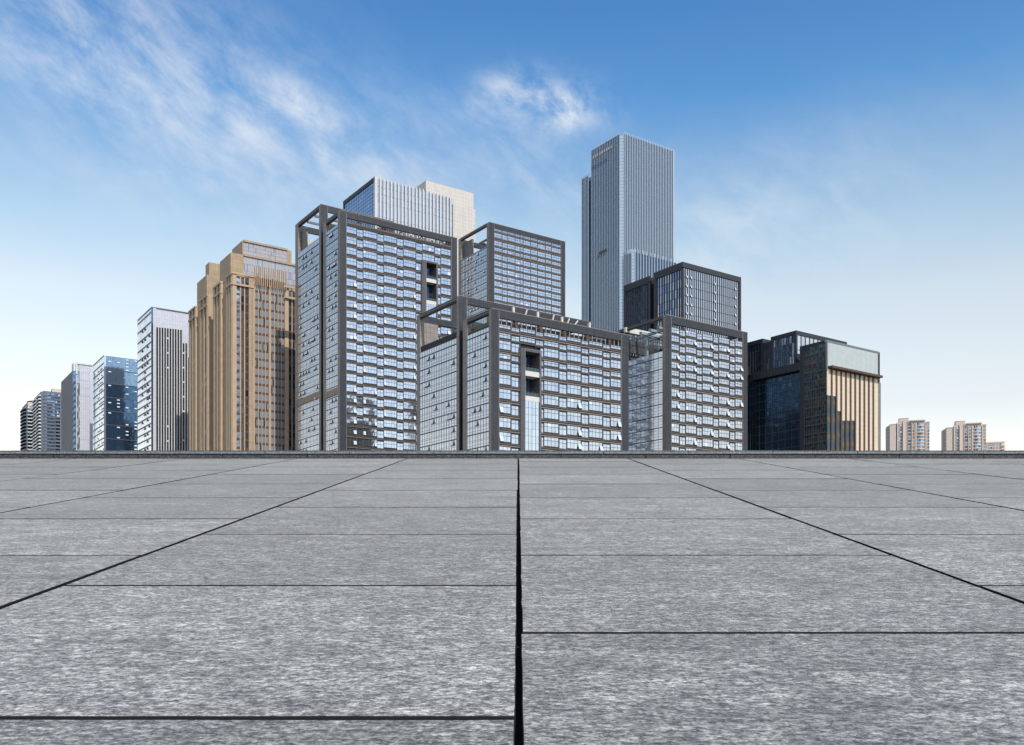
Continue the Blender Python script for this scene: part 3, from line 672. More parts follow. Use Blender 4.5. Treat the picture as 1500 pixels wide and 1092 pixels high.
# ---------------------------------------------------------------- pale finned tower behind
def build_finned():
    b = Bld('office_tower', 'pale tower with cream vertical fins and stepped cream roof block, behind the tall framed tower', 549.5, 505)
    u1 = b.u(663); u2 = b.u(695.5); v1 = b.v(503.5); zt = b.z(259)
    zt2 = b.z(299.5, u1, 0)
    mb = MB(); mb.box(.3, u1-.1, .3, v1, ZB, zt-1.0, 'wall_gray', mz='roof_gray'); b.part('wall', mb)
    mb = MB(); mb.box(u1, u2, -.6, v1*.8, ZB, zt2, 'cream_panel', mz='roof_gray'); b.part('side_block', mb)
    vv = 9.0; ua, ub = b.u(624, vv), b.u(693.5, vv); mb = MB(); mb.box(ua, ub, vv, vv+13, ZB, b.z(264.3, ua, vv), 'cream_panel', mz='roof_gray'); b.part('roof_block', mb)
    mb = MB(); mb.box(-.3, 1.2, .0, v1+.3, zt-2.2, zt, 'stone_dark'); mb.box(-.3, .6, v1-1.2, v1+.3, ZB, zt-2.2, 'stone_dark'); mb.box(-.3, .3, -.4, 1.0, ZB, zt, 'fin_cream'); b.part('frame', mb)
    fh = 4.0; zs = frange(zt-2.2-fh*40, zt-2.2, fh/2); 
    mb = MB(); b.curtain(mb, 'L', 1.0, v1-1.3, zs, 17, 0, (('glass_blue2', 6), ('glass_side', .3)), bar='mullion', bw=.2); b.part('curtain_wall', mb)
    nf = 22; zb0 = b.z(720, u1)
    for i in range(nf):
        a, c = u1*(i+.0)/nf+.3, u1*(i+1)/nf+.3
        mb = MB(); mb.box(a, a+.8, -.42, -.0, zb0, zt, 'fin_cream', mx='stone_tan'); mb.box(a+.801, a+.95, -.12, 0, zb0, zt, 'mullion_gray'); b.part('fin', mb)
        zz = zt-.8; k = 0
        while zz > zb0:
            z0 = max(zz-fh*4, zb0); b.window('R', a+.95, min(c, u1-.05), z0, zz, 1, 0, [.25, .5, .75], (('glass_soft', 3), ('glass_pale', 1)), bw=.12, bar='mullion_gray', frame=False); zz = z0; k += 1
        for q in range(9):
            if i % 2 and random.random() < .45: zq = zt-26-q*7.9-(i % 3)*2; b.opensash('R', a+1.0, c-.1, zq-1.4, zq, 0, out=.7)
    b.finish()

# ---------------------------------------------------------------- the tallest tower
def build_tallest():
    b = Bld('skyscraper', 'tallest tower, steel blue glass with close white vertical fins, right of centre', 910.5, 620)
    u1 = b.u(987); v1 = b.v(866.5); zt = b.z(192); v2 = b.v(852.5); ztb = b.z(253, 0, v1+1)
    ch = 2.0
    mb = MB(); mb.box(1.15, u1-.3, 1.15, v1-.2, ZB, zt-3, 'shade_dark', mz='roof_gray'); mb.box(3, u1-4, v1-.2, v2-.3, ZB, ztb-1, 'glass_steel', mz='roof_gray')
    mb.box(2.4, 3.0, v1, v1+3, ZB, ztb, 'glass_navy'); b.part('wall', mb)
    fh = 4.35
    def face(face_, q0, q1, o, ztop, n, zlo, fin, bars=True, glass=(('glass_tower', 1),)):
        zs = frange(zlo, ztop-1.5, fh/2)+[ztop-1.5]
        if zs[-1]-zs[-2] < .3: zs.pop(-2)
        mb = MB(); b.curtain(mb, face_, q0, q1, zs, n, o, glass, bar='mullion', bw=.16, d=0, jit=.02); b.part('curtain_wall', mb)
        for i in range(n+1):
            q = q0+(q1-q0)*i/n; mb = MB(); w = fin
            b.fb(mb, face_, q-w/2, q+w/2, .0, .24, zlo, ztop, 'fin_white', o); b.part('fin', mb)
    zlo = b.z(790)
    face('R', ch, u1-1, 0, zt, 30, zlo, .52); face('L', ch, v1, 0, zt, 17, zlo, .42); face('L', v1+3.2, v2, 0, ztb, 5, zlo, .42)
    # glazed chamfer at the near corner
    for (x0, y0, top) in ((0, 0, zt-.5),):
        mb = MB(); z = zlo
        while z < top-fh/2:
            mb.quad((0, ch, z), (ch, 0, z), (ch, 0, z+fh/2-.25), (0, ch, z+fh/2-.25), 'corner_white'); mb.quad((.02, ch, z+fh/2-.25), (ch, .02, z+fh/2-.25), (ch, .02, z+fh/2), (.02, ch, z+fh/2), 'mullion_gray'); z += fh/2
        b.part('corner_glazing', mb)
    mb = MB(); mb.box(u1-1.0, u1, -.5, 1, ZB, zt-1, 'fin_white'); b.part('corner_post', mb)
    # faint lettering line near the top of the left side and a row of louvres lower down
    mb = MB()
    for i in range(9): q = b.v(867.5)-2-i*2.35; mb.box(-1.0, -.8, q-.55, q+.55, zt-8.2, zt-6.4, 'cream_panel')
    b.part('roof_sign', mb)
    mb = MB(); zz = b.z(364+2, 0, 12); mb.box(-.5, -.1, b.v(889), b.v(878), zz, zz+1.5, 'louvre_brown'); b.part('louvre_band', mb)
    # lower wing standing forward of the right front
    vw = -10.0; ua = b.u(927.5, vw); ub = b.u(1002, vw); z2 = b.z(364, ua, vw)
    mb = MB(); mb.box(ua+.9, ub, vw+.9, -1.2, ZB, z2-2, 'shade_dark', mz='roof_gray'); b.part('wing_wall', mb)
    zs = frange(zlo, z2-1, fh/2)
    mb = MB(); b.curtain(mb, 'R', ua+1.5, ub, zs, 18, vw, (('glass_tower', 1),), bar='mullion', bw=.16, d=0); b.part('curtain_wall', mb)
    for i in range(19): q = ua+1.5+(ub-ua-1.5)*i/18; mb = MB(); b.fb(mb, 'R', q-.26, q+.26, .0, .24, zlo, z2, 'fin_white', vw); b.part('fin', mb)
    mb = MB(); b.curtain(mb, 'L', vw+1.5, -1.3, zs, 5, ua, (('glass_tower', 1),), bar='mullion', bw=.14, d=0); b.part('curtain_wall', mb)
    for i in range(6): q = vw+1.5+(-1.3-vw-1.5)*i/5; mb = MB(); b.fb(mb, 'L', q-.2, q+.2, .0, .24, zlo, z2, 'fin_white', ua); b.part('fin', mb)
    mb = MB(); z = zlo
    while z < z2-1: mb.quad((ua, vw+1.5, z), (ua+1.5, vw, z), (ua+1.5, vw, z+fh/2-.2), (ua, vw+1.5, z+fh/2-.2), 'corner_white'); z += fh/2
    b.part('corner_glazing', mb)
    b.finish()

# ---------------------------------------------------------------- dark finned box
def build_dark_box():
    b = Bld('office_block', 'dark glass box with close black vertical fins, directly in front of the tallest tower', 1000, 430)
    u1 = b.u(1084); v1 = b.v(958.5); v2 = b.v(952.5); v3 = b.v(914.5); zt = b.z(384.2); zlo = ZB+.2
    mb = MB(); mb.box(.3, u1-.3, .3, v1-.2, ZB, zt-1, 'shade_dark', mz='roof_gray'); mb.box(1.8, u1-2, v1-.2, v2, ZB, zt-4, 'glass_teal'); mb.box(.3, u1-2, v2, v3, ZB, zt-1.2, 'shade_dark', mz='roof_gray'); b.part('wall', mb)
    bm = 3.2
    mb = MB(); mb.box(-.4, u1+.4, -.4, .6, zt-2.4, zt, 'fin_dark'); mb.box(-.4, .6, .6, v1, zt-bm, zt, 'fin_dark'); mb.box(-.4, .6, v2, v3, zt-bm-.6, zt-.6, 'fin_dark')
    mb.box(-.4, .7, -.4, .7, zlo, zt-bm, 'fin_dark'); mb.box(u1-.9, u1+.4, -.4, .6, zlo, zt-2.4, 'fin_dark'); mb.box(-.4, .6, v1-1.5, v1, zlo, zt-bm, 'fin_dark'); mb.box(-.4, .6, v2, v2+1.1, zlo, zt-bm, 'fin_dark'); mb.box(-.4, .6, v3-1.5, v3, zlo, zt-bm, 'fin_dark'); b.part('frame', mb)
    fh = 4.2; zs = sorted(zt-2.4-fh*k for k in range(0, 28))
    n = 26
    for i in range(n):
        a, c = .7+(u1-1.6)*i/n, .7+(u1-1.6)*(i+1)/n; w = c-a
        mb = MB(); b.fb(mb, 'R', a+w*.60, c, -.12, .04, zs[0], zs[-1], 'fin_dark', 0); b.part('fin', mb)
        b.window('R', a, a+w*.62, zs[0], zs[-1], 1, 0, [k/27 for k in range(1, 27)], (('glass_soft', 3), ('glass_pale', 1)), bw=.13, frame=False)
        if i in (1, 3, 14, 24):
            for k in range(1, 8): b.opensash('R', a+.05, a+w*.56, zs[-1-k]-.3, zs[-1-k]+1.1, 0, out=.6)
    for (q0, q1, nn) in ((.8, v1-1.5, 10), (v2+1.1, v3-1.5, 13)):
        for i in range(nn):
            a, c = q0+(q1-q0)*i/nn, q0+(q1-q0)*(i+1)/nn; w = c-a
            mb = MB(); b.fb(mb, 'L', a+w*.58, c, -.12, .10, zs[0], zs[-1]-.8, 'fin_dark', 0); b.part('fin', mb)
            b.window('L', a, a+w*.58, zs[0], zs[-1]-.8, 1, 0, [k/27 for k in range(1, 27)], (('glass_side', 2), ('glass_blue', 2)) if q0 < 5 else (('glass_teal', 3), ('glass_navy', 2)), bw=.12, frame=False)
    b.finish()

# ---------------------------------------------------------------- dark block at the right with cream strips
def build_dark_right():
    b = Bld('office_block', 'dark navy block at the right, frosted top panel above cream and brown stripes', 1211, 420)
    u1 = b.u(1287.5); v1 = b.v(1172); zt = b.z(498.3); zbx = b.z(536, 0, 0)
    vB = v1
    mb = MB(); mb.box(.3, u1-.3, .3, vB, ZB, zt-.5, 'shade_dark', mz='roof_gray'); b.part('wall', mb)
    mb = MB(); mb.box(-.3, u1+.3, -.3, .9, zt-.9, zt, 'bluegray_steel', my='mullion_gray'); mb.box(-.3, .5, -.3, .4, zbx-2, zt-.9, 'mullion_gray'); mb.box(u1-1.0, u1+.3, -.3, 6, zbx-2.8, zt-.9, 'navy_frame'); mb.box(-.3, .2, .9, vB, zt-.9, zt, 'navy_frame')
    mb.box(.9, u1-.4, -2.4, .3, zbx-1.1, zbx-.1, 'fin_brown'); b.part('frame', mb)
    mb = MB(); mb.box(.5, u1-1.0, -.15, .25, zbx-.1, zt-.9, 'frosted'); b.part('frosted_panel', mb)
    # striped cladding
    zl = (ZB+.3); n = 11; q0, q1 = .2, u1-.9
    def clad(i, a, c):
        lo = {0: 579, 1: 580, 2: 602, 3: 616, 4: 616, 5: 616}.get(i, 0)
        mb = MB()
        if lo:  # stepped dark panels: a building's reflection put into the colour, not mirrored
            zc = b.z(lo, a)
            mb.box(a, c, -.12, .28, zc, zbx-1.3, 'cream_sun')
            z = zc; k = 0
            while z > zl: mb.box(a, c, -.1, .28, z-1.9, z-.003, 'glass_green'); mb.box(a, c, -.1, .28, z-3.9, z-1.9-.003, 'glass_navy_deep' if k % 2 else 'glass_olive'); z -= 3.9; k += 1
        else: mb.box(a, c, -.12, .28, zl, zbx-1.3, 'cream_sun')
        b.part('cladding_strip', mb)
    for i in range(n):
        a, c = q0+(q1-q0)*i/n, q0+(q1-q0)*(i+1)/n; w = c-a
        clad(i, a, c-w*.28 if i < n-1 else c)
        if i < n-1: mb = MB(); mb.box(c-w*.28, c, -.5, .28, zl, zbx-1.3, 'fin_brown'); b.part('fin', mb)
    mb = MB(); mb.box(u1-.9, u1+1.5, .0, 8, ZB, zbx-2.8, 'fin_brown', my='stone_gray'); b.part('corner_post', mb)
    # left side of the front wing: greenish glass storeys
    zs = frange(zl, zt-1, 2.0)
    mb = MB(); b.curtain(mb, 'L', .5, vB-2.5, zs, 12, 0, (('glass_green', 4), ('glass_olive', 3), ('glass_navy_deep', 3)), bar='mullion', bw=.12, jit=.03, thick=range(0, 60, 2), tw=.5); b.part('curtain_wall', mb)
    mb = MB(); mb.box(-.3, .2, vB-2.4, vB, zl, zt-.9, 'navy_frame'); mb.box(-.16, -.11, 6.5, 8.2, b.z(530), b.z(528.5), 'red_sign'); b.part('corner_post', mb)
    # main block set further back along the left side
    u2 = 1.6; vM = vB; vR = b.v(1107, u2); vE = vR+14
    zc0 = b.z(558.5, u2, vR)
    mb = MB(); mb.box(u2+.25, u1-1, vM, vR, ZB, zc0+4, 'shade_dark', mz='roof_gray'); b.part('wall', mb)
    zs = frange(zc0-.2-4.0*int((zc0-zl)/4.0), zc0, 4.0)
    for k in range(len(zs)-1):
        for i in range(7):
            a, c = vM+.3+(vR-vM-.6)*i/7, vM+.3+(vR-vM-.6)*(i+1)/7
            b.window('L', a, c, zs[k]+.1, zs[k+1], 2, u2, (.4,), (('glass_navy_deep', 6), ('glass_navy', 4), ('glass_teal', .8)), bw=.12, frame=False, bar='mullion')
    # projecting dark band
    mb = MB(); mb.box(-.6, u2+1, vM, vR+.5, zc0, zc0+3.6, 'navy_frame')
    for i in range(14): q = vM+(vR-vM)*i/14+.6; mb.box(-.7, -.603, q, q+.3, zc0+.2, zc0+3.4, 'bronze_dark')
    b.part('canopy_band', mb)
    # upper glazed boxes with dark frames
    def ubox(pc, pl, pr, ytop, vv0, depth, name, ur=None):
        uu = u2+.3; va, vb = b.v(pc, uu), b.v(pl, uu); z1 = b.z(ytop, uu, va)
        ue = b.u(pr, va) if pr else uu+14
        mb = MB(); mb.box(uu+.3, ue-.3, va+.3, vb-.1, zc0+3.6, z1-.3, 'glass_navy_deep', mz='roof_gray'); b.part('upper_wall', mb)
        mb = MB(); mb.box(uu-.3, uu+.6, va-.3, vb, z1-1.9, z1, 'navy_frame'); mb.box(uu+.6, ue, va-.3, va+.6, z1-1.9, z1, 'navy_frame'); mb.box(uu-.3, uu+.6, vb-1.3, vb, zc0+3.6, z1-1.9, 'navy_frame'); mb.box(uu-.3, uu+.8, va-.3, va+.9, zc0+3.6, z1-1.9, 'navy_frame'); b.part('upper_frame', mb)
        n = max(3, int((vb-va-2)/1.5))
        for i in range(n):
            a, c = va+.9+(vb-va-2.2)*i/n, va+.9+(vb-va-2.2)*(i+1)/n
            b.window('L', a+.15, c-.15, zc0+3.7, z1-1.9, 1, uu, (.3, .75), (('glass_teal', 3), ('glass_navy', 3), ('glass_side', 1.2)), bw=.14)
        if pr:
            n = 12
            for i in range(n):
                a, c = uu+.8+(ue-uu-1)*i/n, uu+.8+(ue-uu-1)*(i+1)/n
                b.window('R', a+.15, c-.3, zc0+3.7, z1-1.9, 1, va, (.5,), (('glass_soft', 3), ('glass_side', 1)), bw=.2)
    ubox(1166, 1129.5, 1240, 484.5, 0, 0, '')
    ubox(1129.0, 1117.5, None, 500.5, 0, 0, '')
    ubox(1117, 1092, None, 496.5, 0, 0, '')
    mb = MB(); q0, q1 = vR+.5, vR+12
    b.curtain(mb, 'L', q0, q1, frange(zl, zc0+3.6, 3.8), 7, u2+.4, (('glass_navy', 4), ('glass_teal', 2), ('glass_navy_deep', 3)), bar='mullion', bw=.14); b.part('curtain_wall', mb)
    mb = MB(); mb.box(u2+.6, u1-3, vR, q1+.2, ZB, zc0+3.5, 'shade_dark'); b.part('wall', mb)
    b.finish()

# ---------------------------------------------------------------- tan stone towers
def build_brown(label, pc_shaft, Y, dx, ys, full):
    """one of the tan towers; dx shifts the pixel columns, ys is the height offset in pixels"""
    b = Bld('stone_tower', label, pc_shaft, Y, group='stepped tan stone towers')
    pw = lambda x: b.u(x) 
    zs0 = b.z(399.5+ys)                       # cornice of the shaft
    vS = b.v(314+dx) if full else b.v(278); uS = b.u(441) if full else 30.0
    zl = (ZB+.3)
    T2c = b.u(341.5) if full else 1.2
    mb = MB(); mb.box(.5, uS, .5, vS, ZB, zs0-1, 'brown_stone', mz='roof_gray'); b.part('shaft_wall', mb)
    # second tier and crown, stepping back from the corner
    v2a, v2b = (1.2, b.v(322)) if full else (b.v(300.2), b.v(286))
    v2a = max(.9, v2a)
    u2 = .9; z2 = b.z((370.5 if full else 403), u2, v2a)
    if full: v2a = b.v(338, u2); v2b = b.v(322, u2)
    z2 = b.z((370.0 if full else 402.5), u2, v2a)
    mb = MB(); mb.box(u2, uS-2, v2a, v2b, zs0-1, z2, 'brown_stone', mz='roof_gray'); b.part('tier_wall', mb)
    uC = u2+1.4; vCa = v2a+.8
    if full: uC = b.u(355, vCa)
    zc = b.z(352.5, uC, vCa) if full else b.z(386.5, uC+4, vCa)
    vCb = b.v(340, uC) if full else b.v(302.5, uC)
    if not full: vCb = max(vCb, vCa+6)
    ucr = b.u(427, vCa) if full else uS-4
    mb = MB(); mb.box(uC, ucr, vCa, vCb, z2, zc, 'brown_stone', mz='roof_gray'); b.part('crown_wall', mb)
    # left side pilasters with cornices
    def pil(v0, v1_, ztop, n):
        mb = MB(); w = (v1_-v0)/(n*2-1)
        for i in range(n): mb.box(-.55, .5, v0+w*2*i, v0+w*(2*i+1), zl, ztop, 'brown_trim')
        for i in range(n-1): mb.box(-.02, .52, v0+w*(2*i+1), v0+w*(2*i+2), zl, ztop-1, 'brown_dark')
        for zz in (ztop-.5, ztop-5.2): mb.box(-.85, .5, v0-.2, v1_+.2, zz-.3, zz+.6, 'brown_trim')
        b.part('pilaster', mb)
        ww = w; zz = ztop-6
        for i in range(n-1):
            z = zz
            while z > zl:
                b.window('L', v0+w*(2*i+1)+.1, v0+w*(2*i+2)-.1, z-2.2, z, 1, .15-.2, (), (('glass_ink', 4), ('glass_side', 1)), bw=.08, frame=False, d=-.0); z -= 4.0
    if full:
        pil(.2, b.v(332.5), zs0, 3); pil(b.v(325), b.v(314), zs0, 3)
    else:
        pil(.2, b.v(293.5), zs0, 3); pil(b.v(288), b.v(278), zs0-1, 3)
    mb = MB()
    if full:
        # corner pier of the front
        fz = lambda y, x: b.z(y, b.u(x))
        mb.box(-.3, b.u(346), -.5, .5, zl, zs0, 'brown_trim'); mb.box(b.u(364), b.u(371), -.5, .5, zl, zs0, 'brown_stone')
        mb.box(b.u(371), b.u(373), -.5, .5, zl, zs0-2, 'brown_trim'); mb.box(b.u(394), b.u(396.7), -.35, .5, zl, zs0-3, 'brown_trim')
        mb.box(b.u(417), b.u(422.5), -.4, .5, zl, zs0-2, 'brown_trim'); mb.box(b.u(351.3), b.u(353), -.15, .5, zl, zs0-1.3, 'brown_trim'); mb.box(b.u(357.4), b.u(359), -.15, .5, zl, zs0-1.3, 'brown_trim')
        mb.box(b.u(427), b.u(428.3), -.15, .5, zl, zs0-2, 'brown_trim')
        for zz in (zs0-.4, zs0-5.4): mb.box(-.6, b.u(371), -.9, -.51, zz-.3, zz+.6, 'brown_trim'); mb.box(b.u(415), b.u(432), -1.4, -1.01, zz-2.3, zz-1.4, 'brown_trim')
        b.part('front_pier', mb)
        fh = 12.55*b.C.y/F
        def cols(xs, ztop, glass, n=1, inset=-.1, spand=1.1):
            for a, c in xs:
                ua, uc = b.u(a), b.u(c); z = ztop
                mbs = MB(); mbs.box(ua, uc, -.02, .48, zl, ztop, 'brown_dark'); b.part('spandrel', mbs)
                while z > zl:
                    b.window('R', ua+.04, uc-.04, z-fh+spand, z, n, 0, (), pick(glass) if isinstance(glass[0][0], tuple) else glass, bw=.10, d=.04, frame=False); z -= fh
        cols([(346.2, 351.2), (353.1, 357.3), (359.1, 363.6)], zs0-2.2, (('glass_mid', 6), ('glass_side', 3), ('glass_navy', .4)))
        xs = [(373.3+i*5.2, 373.3+i*5.2+4.3) for i in range(4)]+[(397+i*5.1, 397+i*5.1+4.2) for i in range(4)]
        cols(xs, zs0-3.4, (('pane_grey', 14), ('glass_side', 1)), n=2)
        cols([(422.7, 426.8), (428.4, 432), (433.4, 437)], zs0-4, (('glass_mid', 2), ('glass_steel', 2)))
        for i in range(8):                                         # trims between the columns
            x = (377.9+i*5.2) if i < 4 else (401.5+(i-4)*5.1)
            mb = MB(); mb.box(b.u(x), b.u(x+1.0), -.14, .49, zl, zs0-3, 'brown_trim'); b.part('front_fin', mb)
        for i in range(16):                                        # crown of tall fins over the centre
            x = 371.5+i*3.05; mb = MB(); zt_ = b.z(390.5+i*.62, b.u(x)); zb_ = b.z(418+i*.55, b.u(x))
            mb.box(b.u(x), b.u(x+1.1), -1.3, -.55, zb_, zt_, 'brown_trim'); b.part('crown_fin', mb)
        mb = MB(); mb.box(b.u(371.5), b.u(417), -.3, .49, zs0-3.2, zs0-.2, 'brown_dark'); b.part('shaft_wall', mb)
        # glazed fronts of the two upper tiers
        for (xa, xb, v0, za, zb_, n) in ((357, 433, v2a, z2-.6, zs0+.2, 36), (357, 420, vCa, zc-.6, z2+.6, 31)):
            ua, ub = b.u(xa, v0), b.u(xb, v0); mb = MB(); k = 3
            b.curtain(mb, 'R', ua, ub, [zb_+(za-zb_)*i/k for i in range(k+1)], n, v0, (('glass_mid', 4), ('glass_side', 2), ('glass_blue', 1)), bar='brown_dark', bw=.14, d=.02); b.part('curtain_wall', mb)
            mb = MB()
            for i in range(n+1): q = ua+(ub-ua)*i/n; mb.box(q-.13, q+.13, v0-.16, v0-.0, zb_, za, 'brown_trim')
            mb.box(ua-.2, ub+.2, v0-.75, v0-.003, za, za+.9, 'brown_stone'); b.part('crown_rail', mb)
    else:
        mb.box(-.3, 2.5, -.5, .5, zl, zs0, 'brown_trim'); mb.box(2.6, 4.5, -.1, .5, zl, zs0+2, 'glass_navy_deep'); b.part('front_pier', mb)
        zz = b.z(488)
        fh = 12.3*b.C.y/F; z = zz
        mb = MB(); mb.box(4.5, 16, -.3, .5, zl, zz+1, 'brown_dark'); b.part('spandrel', mb)
        while z > zl: 
            b.window('R', 4.8, 7.4, z-fh+1.1, z, 2, 0, (), (('glass_soft', 3), ('glass_ink', 1)), d=.35, bw=.12); b.window('R', 7.8, 10.4, z-fh+1.1, z, 2, 0, (), (('glass_soft', 3), ('glass_ink', 1)), d=.35, bw=.12); z -= fh
        mb = MB(); mb.box(4.5, 16, -.05, .5, zz+1, zs0+3, 'glass_ink'); b.part('link_glazing', mb)
    b.finish()

# ---------------------------------------------------------------- pale striped tower
def build_striped():
    b = Bld('office_tower', 'pale tower with dark vertical window strips under a blank top, beside the tan towers', 222.5, 520)
    u1 = b.u(282); v1 = b.v(201.5); zt = b.z(450); zl = (ZB+.3)
    mb = MB(); mb.box(.2, u1, .2, v1, ZB, zt-.2, 'panel_lilac', mz='roof_gray'); b.part('wall', mb)
    mb = MB(); mb.box(-.35, .45, -.35, .3, zl, zt, 'glass_teal'); mb.box(-.3, u1, -.3, .0, zt-.35, zt+.1, 'mullion_gray'); b.part('corner_post', mb)
    zs = []; lines = [464.5-450, 456-450+0]; fl = [450, 456.3, 470.5, 486, 500, 513.8, 524.6]+frange(535.3, 846, 10.55)
    z = [b.z(y) for y in fl]
    mb = MB(); b.curtain(mb, 'L', .6, v1, sorted(z), 6, 0, (('glass_white', 5), ('glass_soft', 1)), bar='band_white', bw=.05, thick=range(len(z)), tw=.75); b.part('curtain_wall', mb)
    for i in range(2, len(z)):
        for q in (5, 9, 15, 21):
            if random.random() < .5: b.opensash('L', q, q+2.2, z[i]-1.7, z[i]-.4, 0, out=.5, m='mullion_gray')
    mb = MB(); mb.box(.6, b.u(228.5), -.25, .2, zl, zt-.4, 'panel_lilac'); b.part('corner_panel', mb)
    for i in range(14):
        x = 229.0+i*3.86; ua, uc = b.u(x), b.u(x+2.35); yt = 479.5+i*.42 if i < 10 else (503 if i < 12 else 524)
        ztp = b.z(yt, ua)
        b.window('R', ua, uc, zl, ztp, 1, 0, [k/26 for k in range(1, 26)], (('glass_ink', 4), ('glass_navy', 2)), bw=.12, frame=False, d=.06)
        mb = MB(); mb.box(uc, b.u(x+3.86), -.28, .2, zl, ztp, 'strip_white'); b.part('fin', mb)
        if i in (4, 10):
            for k in range(10):
                if random.random() < .75: zz = ztp-6-k*8.2; mb = MB(); mb.box(ua, uc, -.3, -.07, zz, zz+.8, 'band_white'); b.part('fin_link', mb)
    b.finish()

def build_teal():
    b = Bld('office_tower', 'blue glass block with white banded left side, fourth building from the left', 152.3, 600)
    u1 = b.u(206); v1 = b.v(136.5); zt = b.z(521); zl = (ZB+.3)
    mb = MB(); mb.box(.2, u1, .2, v1, ZB, zt-.2, 'wall_gray', mz='roof_gray'); b.part('wall', mb)
    fl = [b.z(y) for y in [521]+frange(531.5, 846, 10.0)]
    mb = MB(); b.curtain(mb, 'L', .4, v1, sorted(fl), 5, 0, (('glass_white', 4), ('glass_soft', 1)), bar='band_white', bw=.05, thick=range(len(fl)), tw=.7); b.part('curtain_wall', mb)
    for i in range(1, len(fl)-1):
        for q in range(5):
            if random.random() < .45: b.opensash('L', 2+q*4.0, 3.6+q*4.0, fl[i]-3.0, fl[i]-2.2, 0, out=.3, m='mullion')
    fh = 5.05*b.C.y/F; zs = []; z = zt
    zc = b.z(559.5)
    n = 12; ua = b.u(155.3)
    mb = MB(); mb.box(.0, ua, -.1, .2, zl, zt, 'glass_side'); b.part('corner_glazing', mb)
    k = 0
    while z > zl:
        gl = (('glass_teal2', 8), ('glass_steel', 2)) if z > zc+.5 else (('glass_navy', 9), ('glass_teal', .5), ('glass_navy_deep', 4))  # pane colours paint in reflections: sky in the upper rows, a building below
        for i in range(4): b.window('R', ua+(u1-ua)*i/4, ua+(u1-ua)*(i+1)/4, z-fh, z, 4, 0, (), gl, bw=.16, bar='glass_teal', frame=False, d=.02)
        for i in range(4):
            if random.random() < .28: q = ua+(u1-ua)*(i+.25)/4; b.opensash('R', q, q+1.7, z-fh*.7, z-fh*.38, 0, out=.35, d=.05)
        if k % 4 == 3: mb = MB(); mb.box(ua, u1, -.25, -.03, z-fh-.25, z-fh+.15, 'mullion'); b.part('floor_band', mb)
        z -= fh; k += 1
    b.finish()

def build_blank():
    b = Bld('office_tower', 'grey tower with blank left wall and taller white striped part, third building from left', 106.2, 650)
    v1 = b.v(89.5); zt = b.z(543.3); zl = (ZB+.3); ua = b.u(111.3); u1 = b.u(136)
    mb = MB(); mb.box(0, ua, 0, v1, ZB, zt, 'wall_gray', my='glass_teal', mz='roof_gray'); b.part('wall', mb)
    z = zt; fh = 4.2
    while z > zl: b.window('R', .5, ua-.2, z-3.0, z-.6, 2, 0, (), (('glass_steel', 2), ('glass_blue', 1)), bw=.15, d=.06); z -= fh
    z2 = b.z(531.3, ua)
    vb = 9
    mb = MB(); mb.box(ua+.01, u1, .5, vb, ZB, z2-.3, 'panel_lilac', mz='roof_gray'); mb.box(b.u(108.5), ua, 2, vb, zt, z2, 'band_white'); b.part('upper_wall', mb)
    mb = MB(); mb.box(ua, ua+.9, -.2, .5, zt-2, z2, 'band_white'); mb.box(ua+.9, u1, -.2, .5, z2-.9, z2, 'band_white'); b.part('upper_frame', mb)
    zz = b.z(590)
    ub = b.u(117)
    mb = MB(); b.curtain(mb, 'R', ua+.9, ub, frange(zl, z2-1, 4.2), 2, .4, (('glass_side', 3), ('glass_blue', 1), ('glass_steel', 1)), bar='mullion_gray', bw=.25); b.part('curtain_wall', mb)
    n = 5; uc = b.u(130.8)
    for i in range(n):
        a, c = ub+(uc-ub)*i/n, ub+(uc-ub)*(i+1)/n
        b.window('R', a+.5, c, zz, z2-.9, 1, .4, (.2, .4, .6, .8), (('glass_side', 2), ('glass_soft', 1)), bw=.12, frame=False); b.window('R', a+.5, c, zl, zz, 1, .4, (.2, .4, .6, .8), (('glass_blue', 2), ('glass_steel', 3)), bw=.12, frame=False)
        mb = MB(); mb.box(a, a+.5, .1, .35, zl, z2-.9, 'panel_lilac'); b.part('fin', mb)
    mb = MB(); mb.box(uc, u1, -.4, .45, zl, z2-3, 'panel_lilac', mx='band_white'); b.part('corner_post', mb)
    b.finish()

